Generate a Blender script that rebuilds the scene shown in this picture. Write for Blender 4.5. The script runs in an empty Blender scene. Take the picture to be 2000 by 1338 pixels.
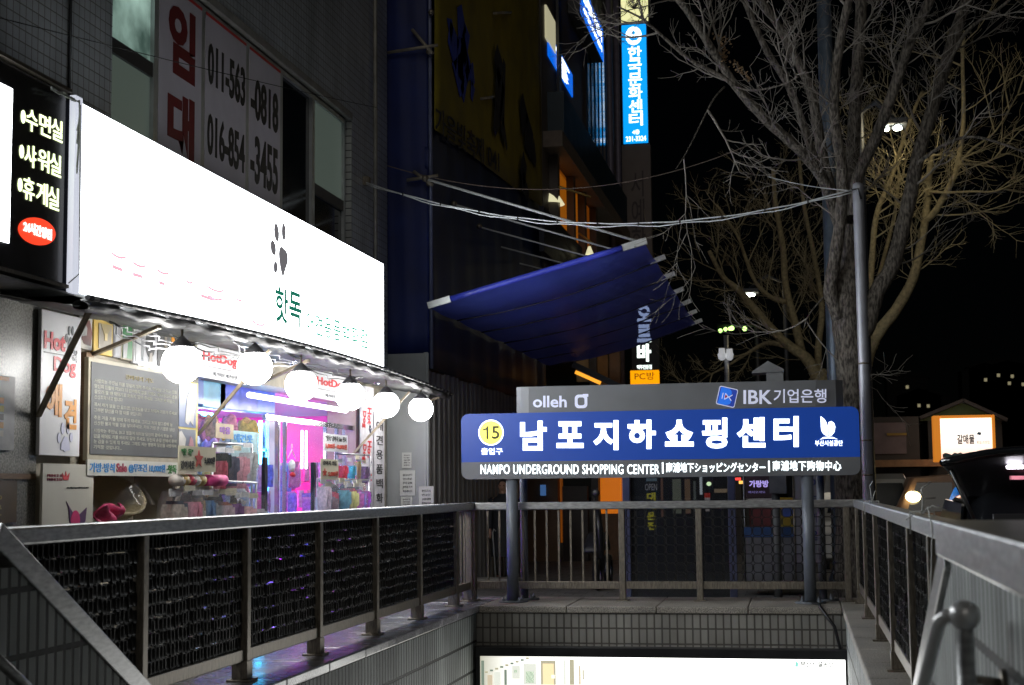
import bpy, math, random
from mathutils import Vector as V

# ------------------------------------------------------------------ camera, world, sun, exposure
sc = bpy.context.scene
C = sc.collection
PIT, YAW, ROL, FPX, EYE = 0.0967395, -0.1865023, 0.0103593, 2929.3, 1.5
_f = V((math.sin(YAW) * math.cos(PIT), math.cos(YAW) * math.cos(PIT), math.sin(PIT)))
_r = V((math.cos(YAW), -math.sin(YAW), 0))
_d = _f.cross(_r)
RT = math.cos(ROL) * _r + math.sin(ROL) * _d
DN = -math.sin(ROL) * _r + math.cos(ROL) * _d
cam_d = bpy.data.cameras.new('camera')
cam_d.sensor_width = 36
cam_d.lens = FPX / 2000 * 36
cam_d.clip_start, cam_d.clip_end = 0.1, 2000
cam_d.dof.use_dof = True
cam_d.dof.focus_distance = 16.0
cam_d.dof.aperture_fstop = 4.0
cam = bpy.data.objects.new('camera', cam_d)
C.objects.link(cam)
from mathutils import Matrix
m3 = Matrix((RT, -DN, -_f)).transposed()
cam.matrix_world = Matrix.Translation((0, 0, EYE)) @ m3.to_4x4()
sc.camera = cam

W = bpy.data.worlds.new('World'); sc.world = W; W.use_nodes = True
wn = W.node_tree.nodes; wl = W.node_tree.links
sky = wn.new('ShaderNodeTexSky'); sky.sky_type = 'NISHITA'; sky.sun_disc = False
sky.sun_elevation = math.radians(32); sky.sun_rotation = math.radians(150)
wn['Background'].inputs['Strength'].default_value = 0.00010
wl.new(sky.outputs[0], wn['Background'].inputs['Color'])
sl = bpy.data.lights.new('sun', 'SUN'); sl.energy = 0.27; sl.angle = math.radians(40); sl.color = (1, .95, .87)
so = bpy.data.objects.new('sun', sl); C.objects.link(so)
so.rotation_euler = (math.radians(58), 0, math.radians(9))
sc.view_settings.view_transform = 'Standard'; sc.view_settings.look = 'None'
sc.view_settings.exposure = 0.0; sc.view_settings.gamma = 1
sc.cycles.use_denoising = True
sc.cycles.max_bounces = 8
sc.cycles.sample_clamp_indirect = 4
sc.cycles.caustics_reflective = False; sc.cycles.caustics_refractive = False

# ------------------------------------------------------------------ surveying: a pixel of the photo (2000 px wide) on a world plane
O = V((0, 0, EYE))
def ray(x, y): return _f + RT * ((x - 1000) / FPX) + DN * ((y - 669) / FPX)
def PX(x, y, X): v = ray(x, y); return O + v * (X / v.x)
def PY(x, y, Y): v = ray(x, y); return O + v * (Y / v.y)
def PZ(x, y, Z): v = ray(x, y); return O + v * ((Z - EYE) / v.z)

# ------------------------------------------------------------------ materials
MATS = {}
def nmat(name):
    m = bpy.data.materials.new(name); m.use_nodes = True
    n = m.node_tree.nodes; l = m.node_tree.links
    return m, n, l, n['Principled BSDF']
def mat(name, col, rough=.6, metal=0, var=.25, scale=8, bump=0, spec=.5, stretch=None, trans=0, alpha=1, coat=0):
    """plain surface with procedural mottling of colour and gloss"""
    if name in MATS: return MATS[name]
    m, n, l, p = nmat(name)
    tc = n.new('ShaderNodeTexCoord'); no = n.new('ShaderNodeTexNoise'); no.inputs['Scale'].default_value = scale
    no.inputs['Detail'].default_value = 6
    src = tc.outputs['Object']
    if stretch:
        mp = n.new('ShaderNodeMapping'); mp.inputs['Scale'].default_value = stretch
        l.new(src, mp.inputs['Vector']); src = mp.outputs[0]
    l.new(src, no.inputs['Vector'])
    r = n.new('ShaderNodeValToRGB')
    r.color_ramp.elements[0].position = .3; r.color_ramp.elements[1].position = .72
    r.color_ramp.elements[0].color = (*[c * (1 - var) for c in col], 1)
    r.color_ramp.elements[1].color = (*[min(1, c * (1 + var * .6)) for c in col], 1)
    l.new(no.outputs['Fac'], r.inputs['Fac']); l.new(r.outputs['Color'], p.inputs['Base Color'])
    mr = n.new('ShaderNodeMapRange'); mr.inputs['To Min'].default_value = max(0, rough - .1); mr.inputs['To Max'].default_value = min(1, rough + .12)
    l.new(no.outputs['Fac'], mr.inputs['Value']); l.new(mr.outputs[0], p.inputs['Roughness'])
    p.inputs['Metallic'].default_value = metal
    p.inputs['Specular IOR Level'].default_value = spec
    p.inputs['Coat Weight'].default_value = coat
    if trans: p.inputs['Transmission Weight'].default_value = trans
    if alpha < 1: p.inputs['Alpha'].default_value = alpha
    if bump:
        b = n.new('ShaderNodeBump'); b.inputs['Strength'].default_value = bump; b.inputs['Distance'].default_value = .02
        l.new(no.outputs['Fac'], b.inputs['Height']); l.new(b.outputs[0], p.inputs['Normal'])
    MATS[name] = m; return m
def emit(name, col, s=1, base=None):
    if name in MATS: return MATS[name]
    m, n, l, p = nmat(name)
    p.inputs['Base Color'].default_value = (*(base or [min(.8, c) for c in col]), 1)
    p.inputs['Emission Color'].default_value = (*col, 1); p.inputs['Emission Strength'].default_value = s
    p.inputs['Roughness'].default_value = .35
    MATS[name] = m; return m
def brick(name, plane, bw, bh, c1, c2, mort, ms, off=0, rough=.4, bump=.4, spec=.5, dirt=.4, shift=0):
    if name in MATS: return MATS[name]
    m, n, l, p = nmat(name)
    tc = n.new('ShaderNodeTexCoord'); sx = n.new('ShaderNodeSeparateXYZ'); cx = n.new('ShaderNodeCombineXYZ')
    geo = n.new('ShaderNodeNewGeometry')
    l.new(geo.outputs['Position'], sx.inputs[0])
    l.new(sx.outputs['XYZ'.index(plane[0])], cx.inputs[0]); l.new(sx.outputs['XYZ'.index(plane[1])], cx.inputs[1])
    b = n.new('ShaderNodeTexBrick'); b.offset = off; b.squash = 1
    for k, v in (('Scale', 1), ('Brick Width', bw), ('Row Height', bh), ('Mortar Size', ms), ('Mortar Smooth', .3), ('Bias', 0)): b.inputs[k].default_value = v
    b.inputs['Color1'].default_value = (*c1, 1); b.inputs['Color2'].default_value = (*c2, 1); b.inputs['Mortar'].default_value = (*mort, 1)
    sh = n.new('ShaderNodeMapping'); sh.inputs['Location'].default_value = (0, shift, 0); l.new(cx.outputs[0], sh.inputs[0]); l.new(sh.outputs[0], b.inputs['Vector'])
    no = n.new('ShaderNodeTexNoise'); no.inputs['Scale'].default_value = 1.7; no.inputs['Detail'].default_value = 8
    mp = n.new('ShaderNodeMapping'); mp.inputs['Scale'].default_value = (1.4, 1.4, .5); l.new(geo.outputs['Position'], mp.inputs[0])
    l.new(mp.outputs[0], no.inputs['Vector'])
    mr = n.new('ShaderNodeMapRange'); mr.inputs['From Min'].default_value = .3; mr.inputs['From Max'].default_value = .7
    mr.inputs['To Min'].default_value = 1 - dirt; mr.inputs['To Max'].default_value = 1.05
    l.new(no.outputs['Fac'], mr.inputs['Value'])
    mx = n.new('ShaderNodeMix'); mx.data_type = 'RGBA'; mx.blend_type = 'MULTIPLY'; mx.inputs['Factor'].default_value = 1
    l.new(b.outputs['Color'], mx.inputs['A']); l.new(mr.outputs[0], mx.inputs['B']); l.new(mx.outputs['Result'], p.inputs['Base Color'])
    p.inputs['Roughness'].default_value = rough; p.inputs['Specular IOR Level'].default_value = spec
    bp = n.new('ShaderNodeBump'); bp.inputs['Strength'].default_value = bump; bp.inputs['Distance'].default_value = .01; bp.invert = True
    l.new(b.outputs['Fac'], bp.inputs['Height']); l.new(bp.outputs[0], p.inputs['Normal'])
    MATS[name] = m; return m
def granite(name, col, rough=.3, sc_=90, con=.5):
    if name in MATS: return MATS[name]
    m, n, l, p = nmat(name)
    geo = n.new('ShaderNodeNewGeometry'); no = n.new('ShaderNodeTexNoise'); no.inputs['Scale'].default_value = sc_; no.inputs['Detail'].default_value = 2
    n2 = n.new('ShaderNodeTexNoise'); n2.inputs['Scale'].default_value = 2.2; n2.inputs['Detail'].default_value = 7
    l.new(geo.outputs['Position'], no.inputs['Vector']); l.new(geo.outputs['Position'], n2.inputs['Vector'])
    r = n.new('ShaderNodeValToRGB'); r.color_ramp.elements[0].position = .38; r.color_ramp.elements[1].position = .62
    r.color_ramp.elements[0].color = (*[c * (1 - con) for c in col], 1); r.color_ramp.elements[1].color = (*[min(1, c * (1 + con * .5)) for c in col], 1)
    l.new(no.outputs['Fac'], r.inputs['Fac'])
    mr = n.new('ShaderNodeMapRange'); mr.inputs['From Min'].default_value = .3; mr.inputs['From Max'].default_value = .7; mr.inputs['To Min'].default_value = .6; mr.inputs['To Max'].default_value = 1.05
    l.new(n2.outputs['Fac'], mr.inputs['Value'])
    mx = n.new('ShaderNodeMix'); mx.data_type = 'RGBA'; mx.blend_type = 'MULTIPLY'; mx.inputs['Factor'].default_value = 1
    l.new(r.outputs['Color'], mx.inputs['A']); l.new(mr.outputs[0], mx.inputs['B']); l.new(mx.outputs['Result'], p.inputs['Base Color'])
    m2 = n.new('ShaderNodeMapRange'); m2.inputs['To Min'].default_value = rough - .12; m2.inputs['To Max'].default_value = rough + .2
    l.new(n2.outputs['Fac'], m2.inputs['Value']); l.new(m2.outputs[0], p.inputs['Roughness'])
    MATS[name] = m; return m
def glass(name, col, alpha=.25, rough=.04, spec=.6):
    if name in MATS: return MATS[name]
    m, n, l, p = nmat(name)
    p.inputs['Base Color'].default_value = (*col, 1); p.inputs['Roughness'].default_value = rough
    p.inputs['Alpha'].default_value = alpha; p.inputs['Specular IOR Level'].default_value = spec
    MATS[name] = m; return m

steel = mat('brushed_steel', (.42, .42, .42), .34, .85, .35, 5, stretch=(3, 3, 12))
steel_dull = mat('stained_steel', (.24, .21, .17), .42, .75, .45, 6, stretch=(14, 14, 3))
steel_dark = mat('dull_lattice_steel', (.012, .011, .010), .5, .2, .5, 30, spec=.3)
grey_paint = mat('grey_paint', (.13, .145, .17), .4, .1, .15, 6)
coping_m = granite('polished_granite', (.34, .33, .36), .2)
coping_r = granite('flamed_granite', (.34, .31, .27), .55)
pier_m = granite('pier_granite', (.30, .29, .25), .35, 60)
rib_l = brick('ribbed_tile', 'YZ', .09, .31, (.46, .49, .48), (.36, .39, .38), (.03, .032, .032), .016, 0, .62, .9, spec=.2, dirt=.6, shift=.185)
rib_f = brick('band_tile', 'XZ', .083, .165, (.34, .33, .30), (.28, .27, .25), (.11, .10, .09), .010, 0, .35, .8, shift=.04)
wall_tile = brick('wall_tile', 'YZ', .092, .094, (.58, .62, .66), (.52, .56, .60), (.2, .19, .18), .006, 0, .3, .5)
jamb_tile = brick('jamb_tile', 'XZ', .3, .094, (.45, .46, .45), (.4, .41, .4), (.08, .08, .08), .008, 0, .3, .5)
white_paint = mat('white_board', (.72, .72, .74), .4, 0, .06, 3)
cream = mat('cream_paper', (.75, .70, .52), .6, 0, .08, 5)
black_m = mat('black_plastic', (.012, .012, .014), .35, 0, .3, 6)
dark_m = mat('dark_board', (.03, .03, .035), .5, 0, .3, 4)
alu = mat('aluminium_frame', (.45, .47, .48), .4, .6, .15, 8)
red_m = mat('red_vinyl', (.65, .02, .03), .45, 0, .1, 5)
navy = mat('navy_ink', (.015, .02, .06), .5, 0, .1, 5)
ink = mat('black_ink', (.02, .02, .022), .5, 0, .1, 5)
asphalt = mat('asphalt', (.05, .05, .052), .85, 0, .3, 30, .3)
paving = brick('paving_blocks', 'XY', .3, .3, (.22, .21, .2), (.18, .175, .17), (.06, .06, .06), .008, .5, .7, .3)
concrete = mat('concrete', (.28, .27, .25), .8, 0, .3, 4, .2)
brown_m = mat('brown_wood', (.22, .13, .07), .55, 0, .3, 6, stretch=(2, 2, 20))

# ------------------------------------------------------------------ mesh builder
class MB:
    def __init__(s): s.v = []; s.f = []; s.m = []; s.sm = []
    def add(s, vs, fs, mi=0, smooth=False):
        b = len(s.v); s.v += [V(a) for a in vs]
        for f in fs: s.f.append([b + i for i in f]); s.m.append(mi); s.sm.append(smooth)
        return s
    def box(s, a, b, mi=0):
        x0, y0, z0 = [min(p, q) for p, q in zip(a, b)]; x1, y1, z1 = [max(p, q) for p, q in zip(a, b)]
        return s.add([(x0,y0,z0),(x1,y0,z0),(x1,y1,z0),(x0,y1,z0),(x0,y0,z1),(x1,y0,z1),(x1,y1,z1),(x0,y1,z1)],
                     [(3,2,1,0),(4,5,6,7),(0,1,5,4),(1,2,6,5),(2,3,7,6),(3,0,4,7)], mi)
    def bar(s, p, q, w, h, up=(0, 0, 1), mi=0):
        """rectangular bar from p to q; w across, h along up"""
        p, q, up = V(p), V(q), V(up); d = (q - p).normalized(); a = d.cross(up).normalized(); u = a.cross(d).normalized()
        vs = [e + a * (w / 2 * i) + u * (h / 2 * j) for e in (p, q) for i, j in ((-1,-1),(1,-1),(1,1),(-1,1))]
        return s.add(vs, [(0,1,2,3),(7,6,5,4),(0,4,5,1),(1,5,6,2),(2,6,7,3),(3,7,4,0)], mi)
    def tube(s, pts, r, n=8, mi=0, cap=True, smooth=True):
        pts = [V(p) for p in pts]; k = len(pts); rs = r if isinstance(r, (list, tuple)) else [r] * k
        b = len(s.v); a = None
        for i, p in enumerate(pts):
            d = (pts[min(i + 1, k - 1)] - pts[max(i - 1, 0)]).normalized()
            if a is None:
                a = d.orthogonal().normalized()
            else:
                a = (a - d * a.dot(d)); a = a.normalized() if a.length > 1e-6 else d.orthogonal().normalized()
            c = d.cross(a)
            for j in range(n):
                t = 2 * math.pi * j / n; s.v.append(p + (a * math.cos(t) + c * math.sin(t)) * rs[i])
        for i in range(k - 1):
            for j in range(n):
                j2 = (j + 1) % n
                s.f.append([b + i*n + j, b + i*n + j2, b + (i+1)*n + j2, b + (i+1)*n + j]); s.m.append(mi); s.sm.append(smooth)
        if cap and n > 2:
            s.f.append([b + j for j in range(n)][::-1]); s.f.append([b + (k-1)*n + j for j in range(n)]); s.m += [mi, mi]; s.sm += [False, False]
        return s
    def prism(s, poly, ext, mi=0, mside=None):
        """closed polygon of 3-D points pushed along ext"""
        n = len(poly); e = V(ext); P = [V(p) for p in poly]
        nn = sum(((P[i]).cross(P[(i+1) % n]) for i in range(n)), V()).dot(e)
        idx = list(range(n)); f0 = idx[::-1] if nn > 0 else idx
        f1 = [i + n for i in (idx if nn > 0 else idx[::-1])]
        s.add(P + [p + e for p in P], [f0, f1], mi)
        b = len(s.v) - 2 * n
        for i in range(n):
            j = (i + 1) % n
            q = [b+i, b+j, b+n+j, b+n+i]; s.f.append(q if nn > 0 else q[::-1]); s.m.append(mi if mside is None else mside); s.sm.append(False)
        return s
    def lathe(s, c, prof, n=20, axis=(0, 0, 1), mi=0, smooth=True):
        c = V(c); ax = V(axis).normalized(); a = ax.orthogonal().normalized(); d = ax.cross(a); b = len(s.v); k = len(prof)
        for r, h in prof:
            for j in range(n):
                t = 2 * math.pi * j / n; s.v.append(c + ax * h + (a * math.cos(t) + d * math.sin(t)) * max(r, 1e-5))
        for i in range(k - 1):
            for j in range(n):
                j2 = (j + 1) % n; s.f.append([b+i*n+j, b+i*n+j2, b+(i+1)*n+j2, b+(i+1)*n+j]); s.m.append(mi); s.sm.append(smooth)
        return s
    def ball(s, c, r, n=20, k=12, mi=0, sq=(1, 1, 1)):
        b = len(s.v); s.lathe((0, 0, 0), [(r * math.sin(math.pi * i / k), -r * math.cos(math.pi * i / k)) for i in range(k + 1)], n, mi=mi)
        for i in range(b, len(s.v)): q = s.v[i]; s.v[i] = V(c) + V((q.x * sq[0], q.y * sq[1], q.z * sq[2]))
        return s
    def grid(s, fn, nu, nv, mi=0, smooth=True):
        b = len(s.v)
        for i in range(nu + 1):
            for j in range(nv + 1): s.v.append(V(fn(i / nu, j / nv)))
        for i in range(nu):
            for j in range(nv):
                a = b + i * (nv + 1) + j; s.f.append([a, a + nv + 1, a + nv + 2, a + 1]); s.m.append(mi); s.sm.append(smooth)
        return s
    def mesh(s, name, mats, loc=(0, 0, 0)):
        me = bpy.data.meshes.new(name); L = V(loc)
        me.from_pydata([tuple(v - L) for v in s.v], [], s.f)
        for m in (mats if isinstance(mats, (list, tuple)) else [mats]): me.materials.append(m)
        me.polygons.foreach_set('material_index', s.m); me.polygons.foreach_set('use_smooth', s.sm)
        me.update(); return me
    def build(s, name, mats, parent=None, loc=None, bevel=0, solid=0, seg=2):
        if loc is None and parent is None:
            n = len(s.v); loc = (sum(v.x for v in s.v) / n, sum(v.y for v in s.v) / n, min(v.z for v in s.v))
        L = V(loc) if parent is None else world_loc(parent)
        o = bpy.data.objects.new(name, s.mesh(name, mats, L)); C.objects.link(o)
        if parent is None: o.location = L
        else: o.parent = parent
        if solid: md = o.modifiers.new('solid', 'SOLIDIFY'); md.thickness = solid; md.offset = 0
        if bevel:
            md = o.modifiers.new('bevel', 'BEVEL'); md.width = bevel; md.segments = seg; md.limit_method = 'ANGLE'; md.angle_limit = math.radians(40)
        return o
def world_loc(o):
    L = V(o.location)
    while o.parent: o = o.parent; L = L + V(o.location)
    return L
def tag(o, label, cat, group=None, kind=None):
    o['label'] = label; o['category'] = cat
    if group: o['group'] = group
    if kind: o['kind'] = kind
    return o
def thing(name, label, cat, loc, group=None):
    o = bpy.data.objects.new(name, None); C.objects.link(o); o.location = loc; o.empty_display_size = .1
    return tag(o, label, cat, group)
def struct(name, b, m, **k):
    o = b.build(name, m, **k); o['kind'] = 'structure'; return o
def copy_part(o, parent, dloc):
    c = o.copy(); C.objects.link(c); c.parent = parent; c.location = V(o.location) + V(dloc)
    for ch in o.children: copy_part(ch, c, (0, 0, 0))
    return c
def copy_thing(o, loc, label):
    c = o.copy(); C.objects.link(c); c.location = loc; c['label'] = label
    for ch in o.children: copy_part(ch, c, (0, 0, 0))
    return c

# ------------------------------------------------------------------ lettering: real outlines laid on a surface
_TXT = bpy.data.objects.new('text_source', bpy.data.curves.new('text_source', 'FONT'))   # never linked: only yields outlines
def text_mb(s, o, U, Vv, bold=0, ext=.004, b=None, mi=0, align='CENTER', line=1.0, space=1.0):
    """letters stretched into the parallelogram o, o+U, o+V"""
    o, U, Vv = V(o), V(U), V(Vv); n = U.cross(Vv).normalized()
    cu = _TXT.data; cu.body = s; cu.offset = bold; cu.resolution_u = 3; cu.align_x = align; cu.space_line = line; cu.space_character = space
    me = _TXT.to_mesh()
    xs = [v.co.x for v in me.vertices]; ys = [v.co.y for v in me.vertices]
    x0, x1, y0, y1 = min(xs), max(xs), min(ys), max(ys)
    b = b or MB(); base = len(b.v)
    fs = [list(p.vertices) for p in me.polygons]
    front = [o + U * ((v.co.x - x0) / (x1 - x0)) + Vv * ((v.co.y - y0) / (y1 - y0)) + n * ext for v in me.vertices]
    b.add(front, fs, mi)
    k = len(front)
    cnt = {}
    for f in fs:
        for i in range(len(f)):
            e = (f[i], f[(i + 1) % len(f)]); cnt[e] = cnt.get(e, 0) + 1
    b.v += [p - n * ext * .9 for p in front]
    for (i, j) in cnt:
        if (j, i) not in cnt: b.f.append([base + j, base + i, base + k + i, base + k + j]); b.m.append(mi); b.sm.append(False)
    _TXT.to_mesh_clear()
    return b
def text(name, s, m, parent, o, U, Vv, **k):
    return text_mb(s, o, U, Vv, **k).build(name, m, parent)

# rectangles on street-parallel planes (X constant, seen from +X) and cross planes (Y constant, seen from -Y)
class RX:
    def __init__(s, X, x0, y0, x1, y1, raw=None):
        s.X = X
        if raw: s.Y0, s.Z0, s.Y1, s.Z1 = raw
        else:
            a, c = PX(x0, y0, X), PX(x1, y1, X); s.Y0, s.Z1, s.Y1, s.Z0 = a.y, a.z, c.y, c.z
    def p(s, u, v, off=0): return V((s.X + off, s.Y0 + (s.Y1 - s.Y0) * u, s.Z0 + (s.Z1 - s.Z0) * v))
    def slab(s, t, b=None, mi=0, grow=0):
        return (b or MB()).box((s.X - t, s.Y0 - grow, s.Z0 - grow), (s.X, s.Y1 + grow, s.Z1 + grow), mi)
    def text(s, name, st, m, parent, u0, v0, u1, v1, off=.001, **k):
        return text(name, st, m, parent, s.p(u0, v0, off), s.p(u1, v0) - s.p(u0, v0), s.p(u0, v1) - s.p(u0, v0), **k)
    def poly(s, uv, off=.001): return [s.p(u, v, off) for u, v in uv]
    ext = V((.004, 0, 0))
class RY:
    def __init__(s, Y, x0, y0, x1, y1, raw=None):
        s.Y = Y
        if raw: s.X0, s.Z0, s.X1, s.Z1 = raw
        else:
            a, c = PY(x0, y0, Y), PY(x1, y1, Y); s.X0, s.Z1, s.X1, s.Z0 = a.x, a.z, c.x, c.z
    def p(s, u, v, off=0): return V((s.X0 + (s.X1 - s.X0) * u, s.Y - off, s.Z0 + (s.Z1 - s.Z0) * v))
    def slab(s, t, b=None, mi=0, grow=0):
        return (b or MB()).box((s.X0 - grow, s.Y, s.Z0 - grow), (s.X1 + grow, s.Y + t, s.Z1 + grow), mi)
    def text(s, name, st, m, parent, u0, v0, u1, v1, off=.001, **k):
        return text(name, st, m, parent, s.p(u0, v0, off), s.p(u1, v0) - s.p(u0, v0), s.p(u0, v1) - s.p(u0, v0), **k)
    def poly(s, uv, off=.001): return [s.p(u, v, off) for u, v in uv]
    ext = V((0, -.004, 0))
def ell(cx, cy, rx, ry, n=24, a0=0, a1=2 * math.pi):
    return [(cx + rx * math.cos(a0 + (a1 - a0) * i / n), cy + ry * math.sin(a0 + (a1 - a0) * i / n)) for i in range(n)]
def rrect(x0, y0, x1, y1, rx, ry, n=5):
    o = []
    for cx, cy, a in ((x1 - rx, y0 + ry, -90), (x1 - rx, y1 - ry, 0), (x0 + rx, y1 - ry, 90), (x0 + rx, y0 + ry, 180)):
        for i in range(n + 1): t = math.radians(a + 90 * i / n); o.append((cx + rx * math.cos(t), cy + ry * math.sin(t)))
    return o
# ================================================================== ground, street, stairwell
XL, XR, YF = -3.56, 0.46, 16.55        # inner faces of the stairwell
b = MB()
for x0, x1, y0, y1 in ((-60, XL - .14, -12, 140), (XR + .14, 3.4, -12, 140), (XL - .14, XR + .14, YF + .1, 140), (XL - .14, XR + .14, -12, 4.0)):
    b.add([(x0, y0, 0), (x1, y0, 0), (x1, y1, 0), (x0, y1, 0)], [(0, 1, 2, 3)])
struct('pavement', b, paving, loc=(0, 0, 0))
b = MB().box((3.4, -12, -.3), (3.6, 140, .0)); struct('kerb', b, concrete, loc=(0, 0, 0), bevel=.01)
b = MB().add([(3.6, -12, -.13), (90, -12, -.13), (90, 140, -.13), (3.6, 140, -.13)], [(0, 1, 2, 3)])
struct('road', b, asphalt, loc=(0, 0, 0))
b = MB()
for i in range(22):
    b.box((XL, 4.0 + .3 * i, -.165 * (i + 1) - .4), (XR, 4.3 + .3 * i, -.165 * (i + 1)))
b.box((XL, 10.6, -4.3), (XR, 24, -3.8))
struct('stairs', b, granite('stair_granite', (.3, .29, .27), .45), loc=(0, 4, 0))

def stair_wall(label, face_box, cop, mats, Y=True):
    t = thing('stairwell_wall', label, 'wall', ((face_box[0][0] + face_box[1][0]) / 2, face_box[0][1], 0))
    MB().box(*face_box).build('tile_face', mats, t)
    (x0, y0), (x1, y1), pitch = cop
    b = MB()
    n = max(1, round(((y1 - y0) if Y else (x1 - x0)) / pitch)); 
    for i in range(n):
        if Y:
            a, c = y0 + (y1 - y0) * i / n, y0 + (y1 - y0) * (i + 1) / n; b.box((x0, a + .003, .125), (x1, c - .003, .2))
        else:
            a, c = x0 + (x1 - x0) * i / n, x0 + (x1 - x0) * (i + 1) / n; b.box((a + .003, y0, .125), (c - .003, y1, .2))
    b.build('coping', coping_m if Y and x0 < -1 else coping_r, t, bevel=.012)
    return t
stair_wall('pale ribbed tile wall under lavender lit granite coping on the pet shop side of the stairwell', ((XL - .12, -1, -4), (XL, YF + .02, .123)), ((-4.2, 7.2), (XL + .03, 17.95), .95), rib_l)
stair_wall('ribbed tile wall with grey granite coping on the street side of the stairwell', ((XR, -1, -4), (XR + .12, YF + .02, .123)), ((XR - .03, 5.0), (1.0, 17.95), .95), rib_l)
t = stair_wall('end wall of two tile bands above the bright poster box in the stairwell', ((XL + .002, YF, -.62), (XR - .002, YF + .2, .123)), ((XL + .034, YF - .03), (XR - .034, 17.95), .93), rib_f, False)

# near parapets with slanted steel caps
def parapet(label, xa, xb, y_end, inner, sl, zt):
    t = thing('stair_parapet', label, 'wall', ((xa + xb) / 2, 0, 0))
    yl = y_end + (zt + .1) / sl
    b = MB().prism([(xa, -1, -.05), (xa, yl - .2, -.05), (xa, y_end, zt), (xa, -1, zt)], (xb - xa, 0, 0))
    b.build('tile_face', rib_l, t)
    w = .26 if inner < 0 else .3
    xm = (xa + xb) / 2
    b = MB().box((xm - w / 2, -1, zt), (xm + w / 2, y_end + (.06 if inner > 0 else -.45), zt + .115)); b.build('top_cap', steel, t, bevel=.008)
    lead = .02 if inner > 0 else -.22
    b = MB().bar((xm, y_end + lead, zt + .02 - (lead - .02) * sl), (xm, yl + .1, zt + .02 - (yl + .08 - y_end) * sl), w - .04, .12); b.build('slanted_cap', steel, t, bevel=.008)
    return t
parapet('ribbed tile parapet with slanted steel cap below the pet shop', XL - .2, XL, 6.5, -1, .57, 1.16)
parapet('ribbed tile parapet with steel cap beside the ball topped handrail', XR + .02, XR + .24, 5.1, 1, .43, 1.265)

# ------------------------------------------------------------------ railings
_pan = {}
def lattice_mesh(w, h, axis):
    """panel of rounded square rings, w along axis, h up, origin at its lower start"""
    key = (round(w, 2), round(h, 2), axis)
    if key in _pan: return _pan[key]
    pw_ = .108 if axis == 'X' else .056
    nx, nz = max(1, round(w / pw_)), max(1, round(h / (.108 if axis == 'X' else .084))); b = MB(); cw, ch = w / nx, h / nz; rl = random.Random(int(w * 1000))
    for i in range(nx):
        for k in range(nz):
            cx, cz = (i + .5) * cw, (k + .5) * ch; cz += rl.uniform(-.12, .12) * ch if axis == 'Y' and 0 < k < nz - 1 else 0; jx = rl.uniform(.92, 1.06) if axis == 'Y' else 1; dd_ = rl.uniform(-.006, .006) if axis == 'Y' else 0
            ou = rrect(cx - cw * .497 * jx, cz - ch * .497, cx + cw * .497 * jx, cz + ch * .497, cw * .3, ch * .3, 3)
            inn = rrect(cx - cw * .40, cz - ch * .455, cx + cw * .40, cz + ch * .455, cw * .24, ch * .24, 3)
            n = len(ou); vs = []
            for d in ((-.014, .014) if axis == 'X' else (-.015 + dd_, .012 + dd_)):
                for pts in (ou, inn):
                    for p, q in pts: vs.append((p, d, q) if axis == 'X' else (d, p, q))
            fs = []
            for j in range(n):
                j2 = (j + 1) % n
                fs += [(j, j2, n + j2, n + j), (2*n + j2, 2*n + j, 3*n + j, 3*n + j2), (j2, j, 2*n + j, 2*n + j2), (n + j, n + j2, 3*n + j2, 3*n + j)]
            b.add(vs, fs)
    _pan[key] = b.mesh('lattice_panel', steel_dark); return _pan[key]
ZB, ZT = .42, 1.245
def railing(label, axis, cst, t0, t1, posts, kinds, cat='railing', foot=True, group=None):
    """axis: running direction; cst: the fixed coordinate; posts: positions; kinds: what fills each bay"""
    P = (lambda s, z, o=0: (s, cst + o, z)) if axis == 'X' else (lambda s, z, o=0: (cst + o, s, z))
    t = thing('steel_railing', label, cat, P((t0 + t1) / 2, .2))
    a, c = P(t0, ZT, -.055), P(t1, ZT + .09, .055); MB().box(a, c).build('top_rail', steel, t, bevel=.012)
    for s in posts:
        b = MB().box(P(s - .035, .215, -.05), P(s + .035, ZT, .05)); po = b.build('post', steel_dull, t, bevel=.005)
        bb = MB().box(P(s - .085, .2, -.085), P(s + .085, .216, .085)).box(P(s - .055, .216, -.056), P(s + .055, .34, .056)) if foot else MB().box(P(s - .07, .2, -.07), P(s + .07, .214, .07))
        bb.build('base_plate', steel_dull, po, bevel=.004)
    for (s0, s1), k in zip(zip(posts[:-1], posts[1:]), kinds):
        s0, s1 = s0 + .036, s1 - .036
        MB().box(P(s0, ZB - .085, -.03), P(s1, ZB, .03)).build('bottom_rail', steel_dull, t, bevel=.006)
        if k == 'lattice':
            o = bpy.data.objects.new('lattice_panel', lattice_mesh(s1 - s0 - .02, ZT - ZB, axis)); C.objects.link(o); o.parent = t
            o.location = V(P(s0 + .01, ZB)) - world_loc(t)
        elif k:
            n = k
            for i in range(n):
                s = s0 + (s1 - s0) * (i + 1) / (n + 1)
                MB().box(P(s - .011, ZB, -.011), P(s + .011, ZT, .011)).build('baluster', steel_dull, t)
    return t
railing('stainless lattice railing with stained bottom rail along the pet shop side of the stairs', 'Y', -3.79, 5.0, 17.4,
        [5.1, 6.68, 8.27, 9.95, 11.56, 13.2, 14.81, 16.44, 17.2], ['lattice'] * 7 + [3])
railing('stainless railing half bars and half lattice across the end of the stairwell', 'X', 17.35, -3.73, .72,
        [PY(925, 1170, 17.35).x, PY(1217, 1170, 17.35).x, PY(1368, 1170, 17.35).x, PY(1658, 1170, 17.35).x], [11, 'lattice', 'lattice'], foot=False)
railing('stainless lattice railing on the street side of the stairs beside parked cars', 'Y', .66, 5.2, 17.28,
        [PX(x, 1100, .66).y for x in (1832, 1789, 1749, 1719, 1697)] + [17.1], ['lattice'] * 5)

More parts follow.
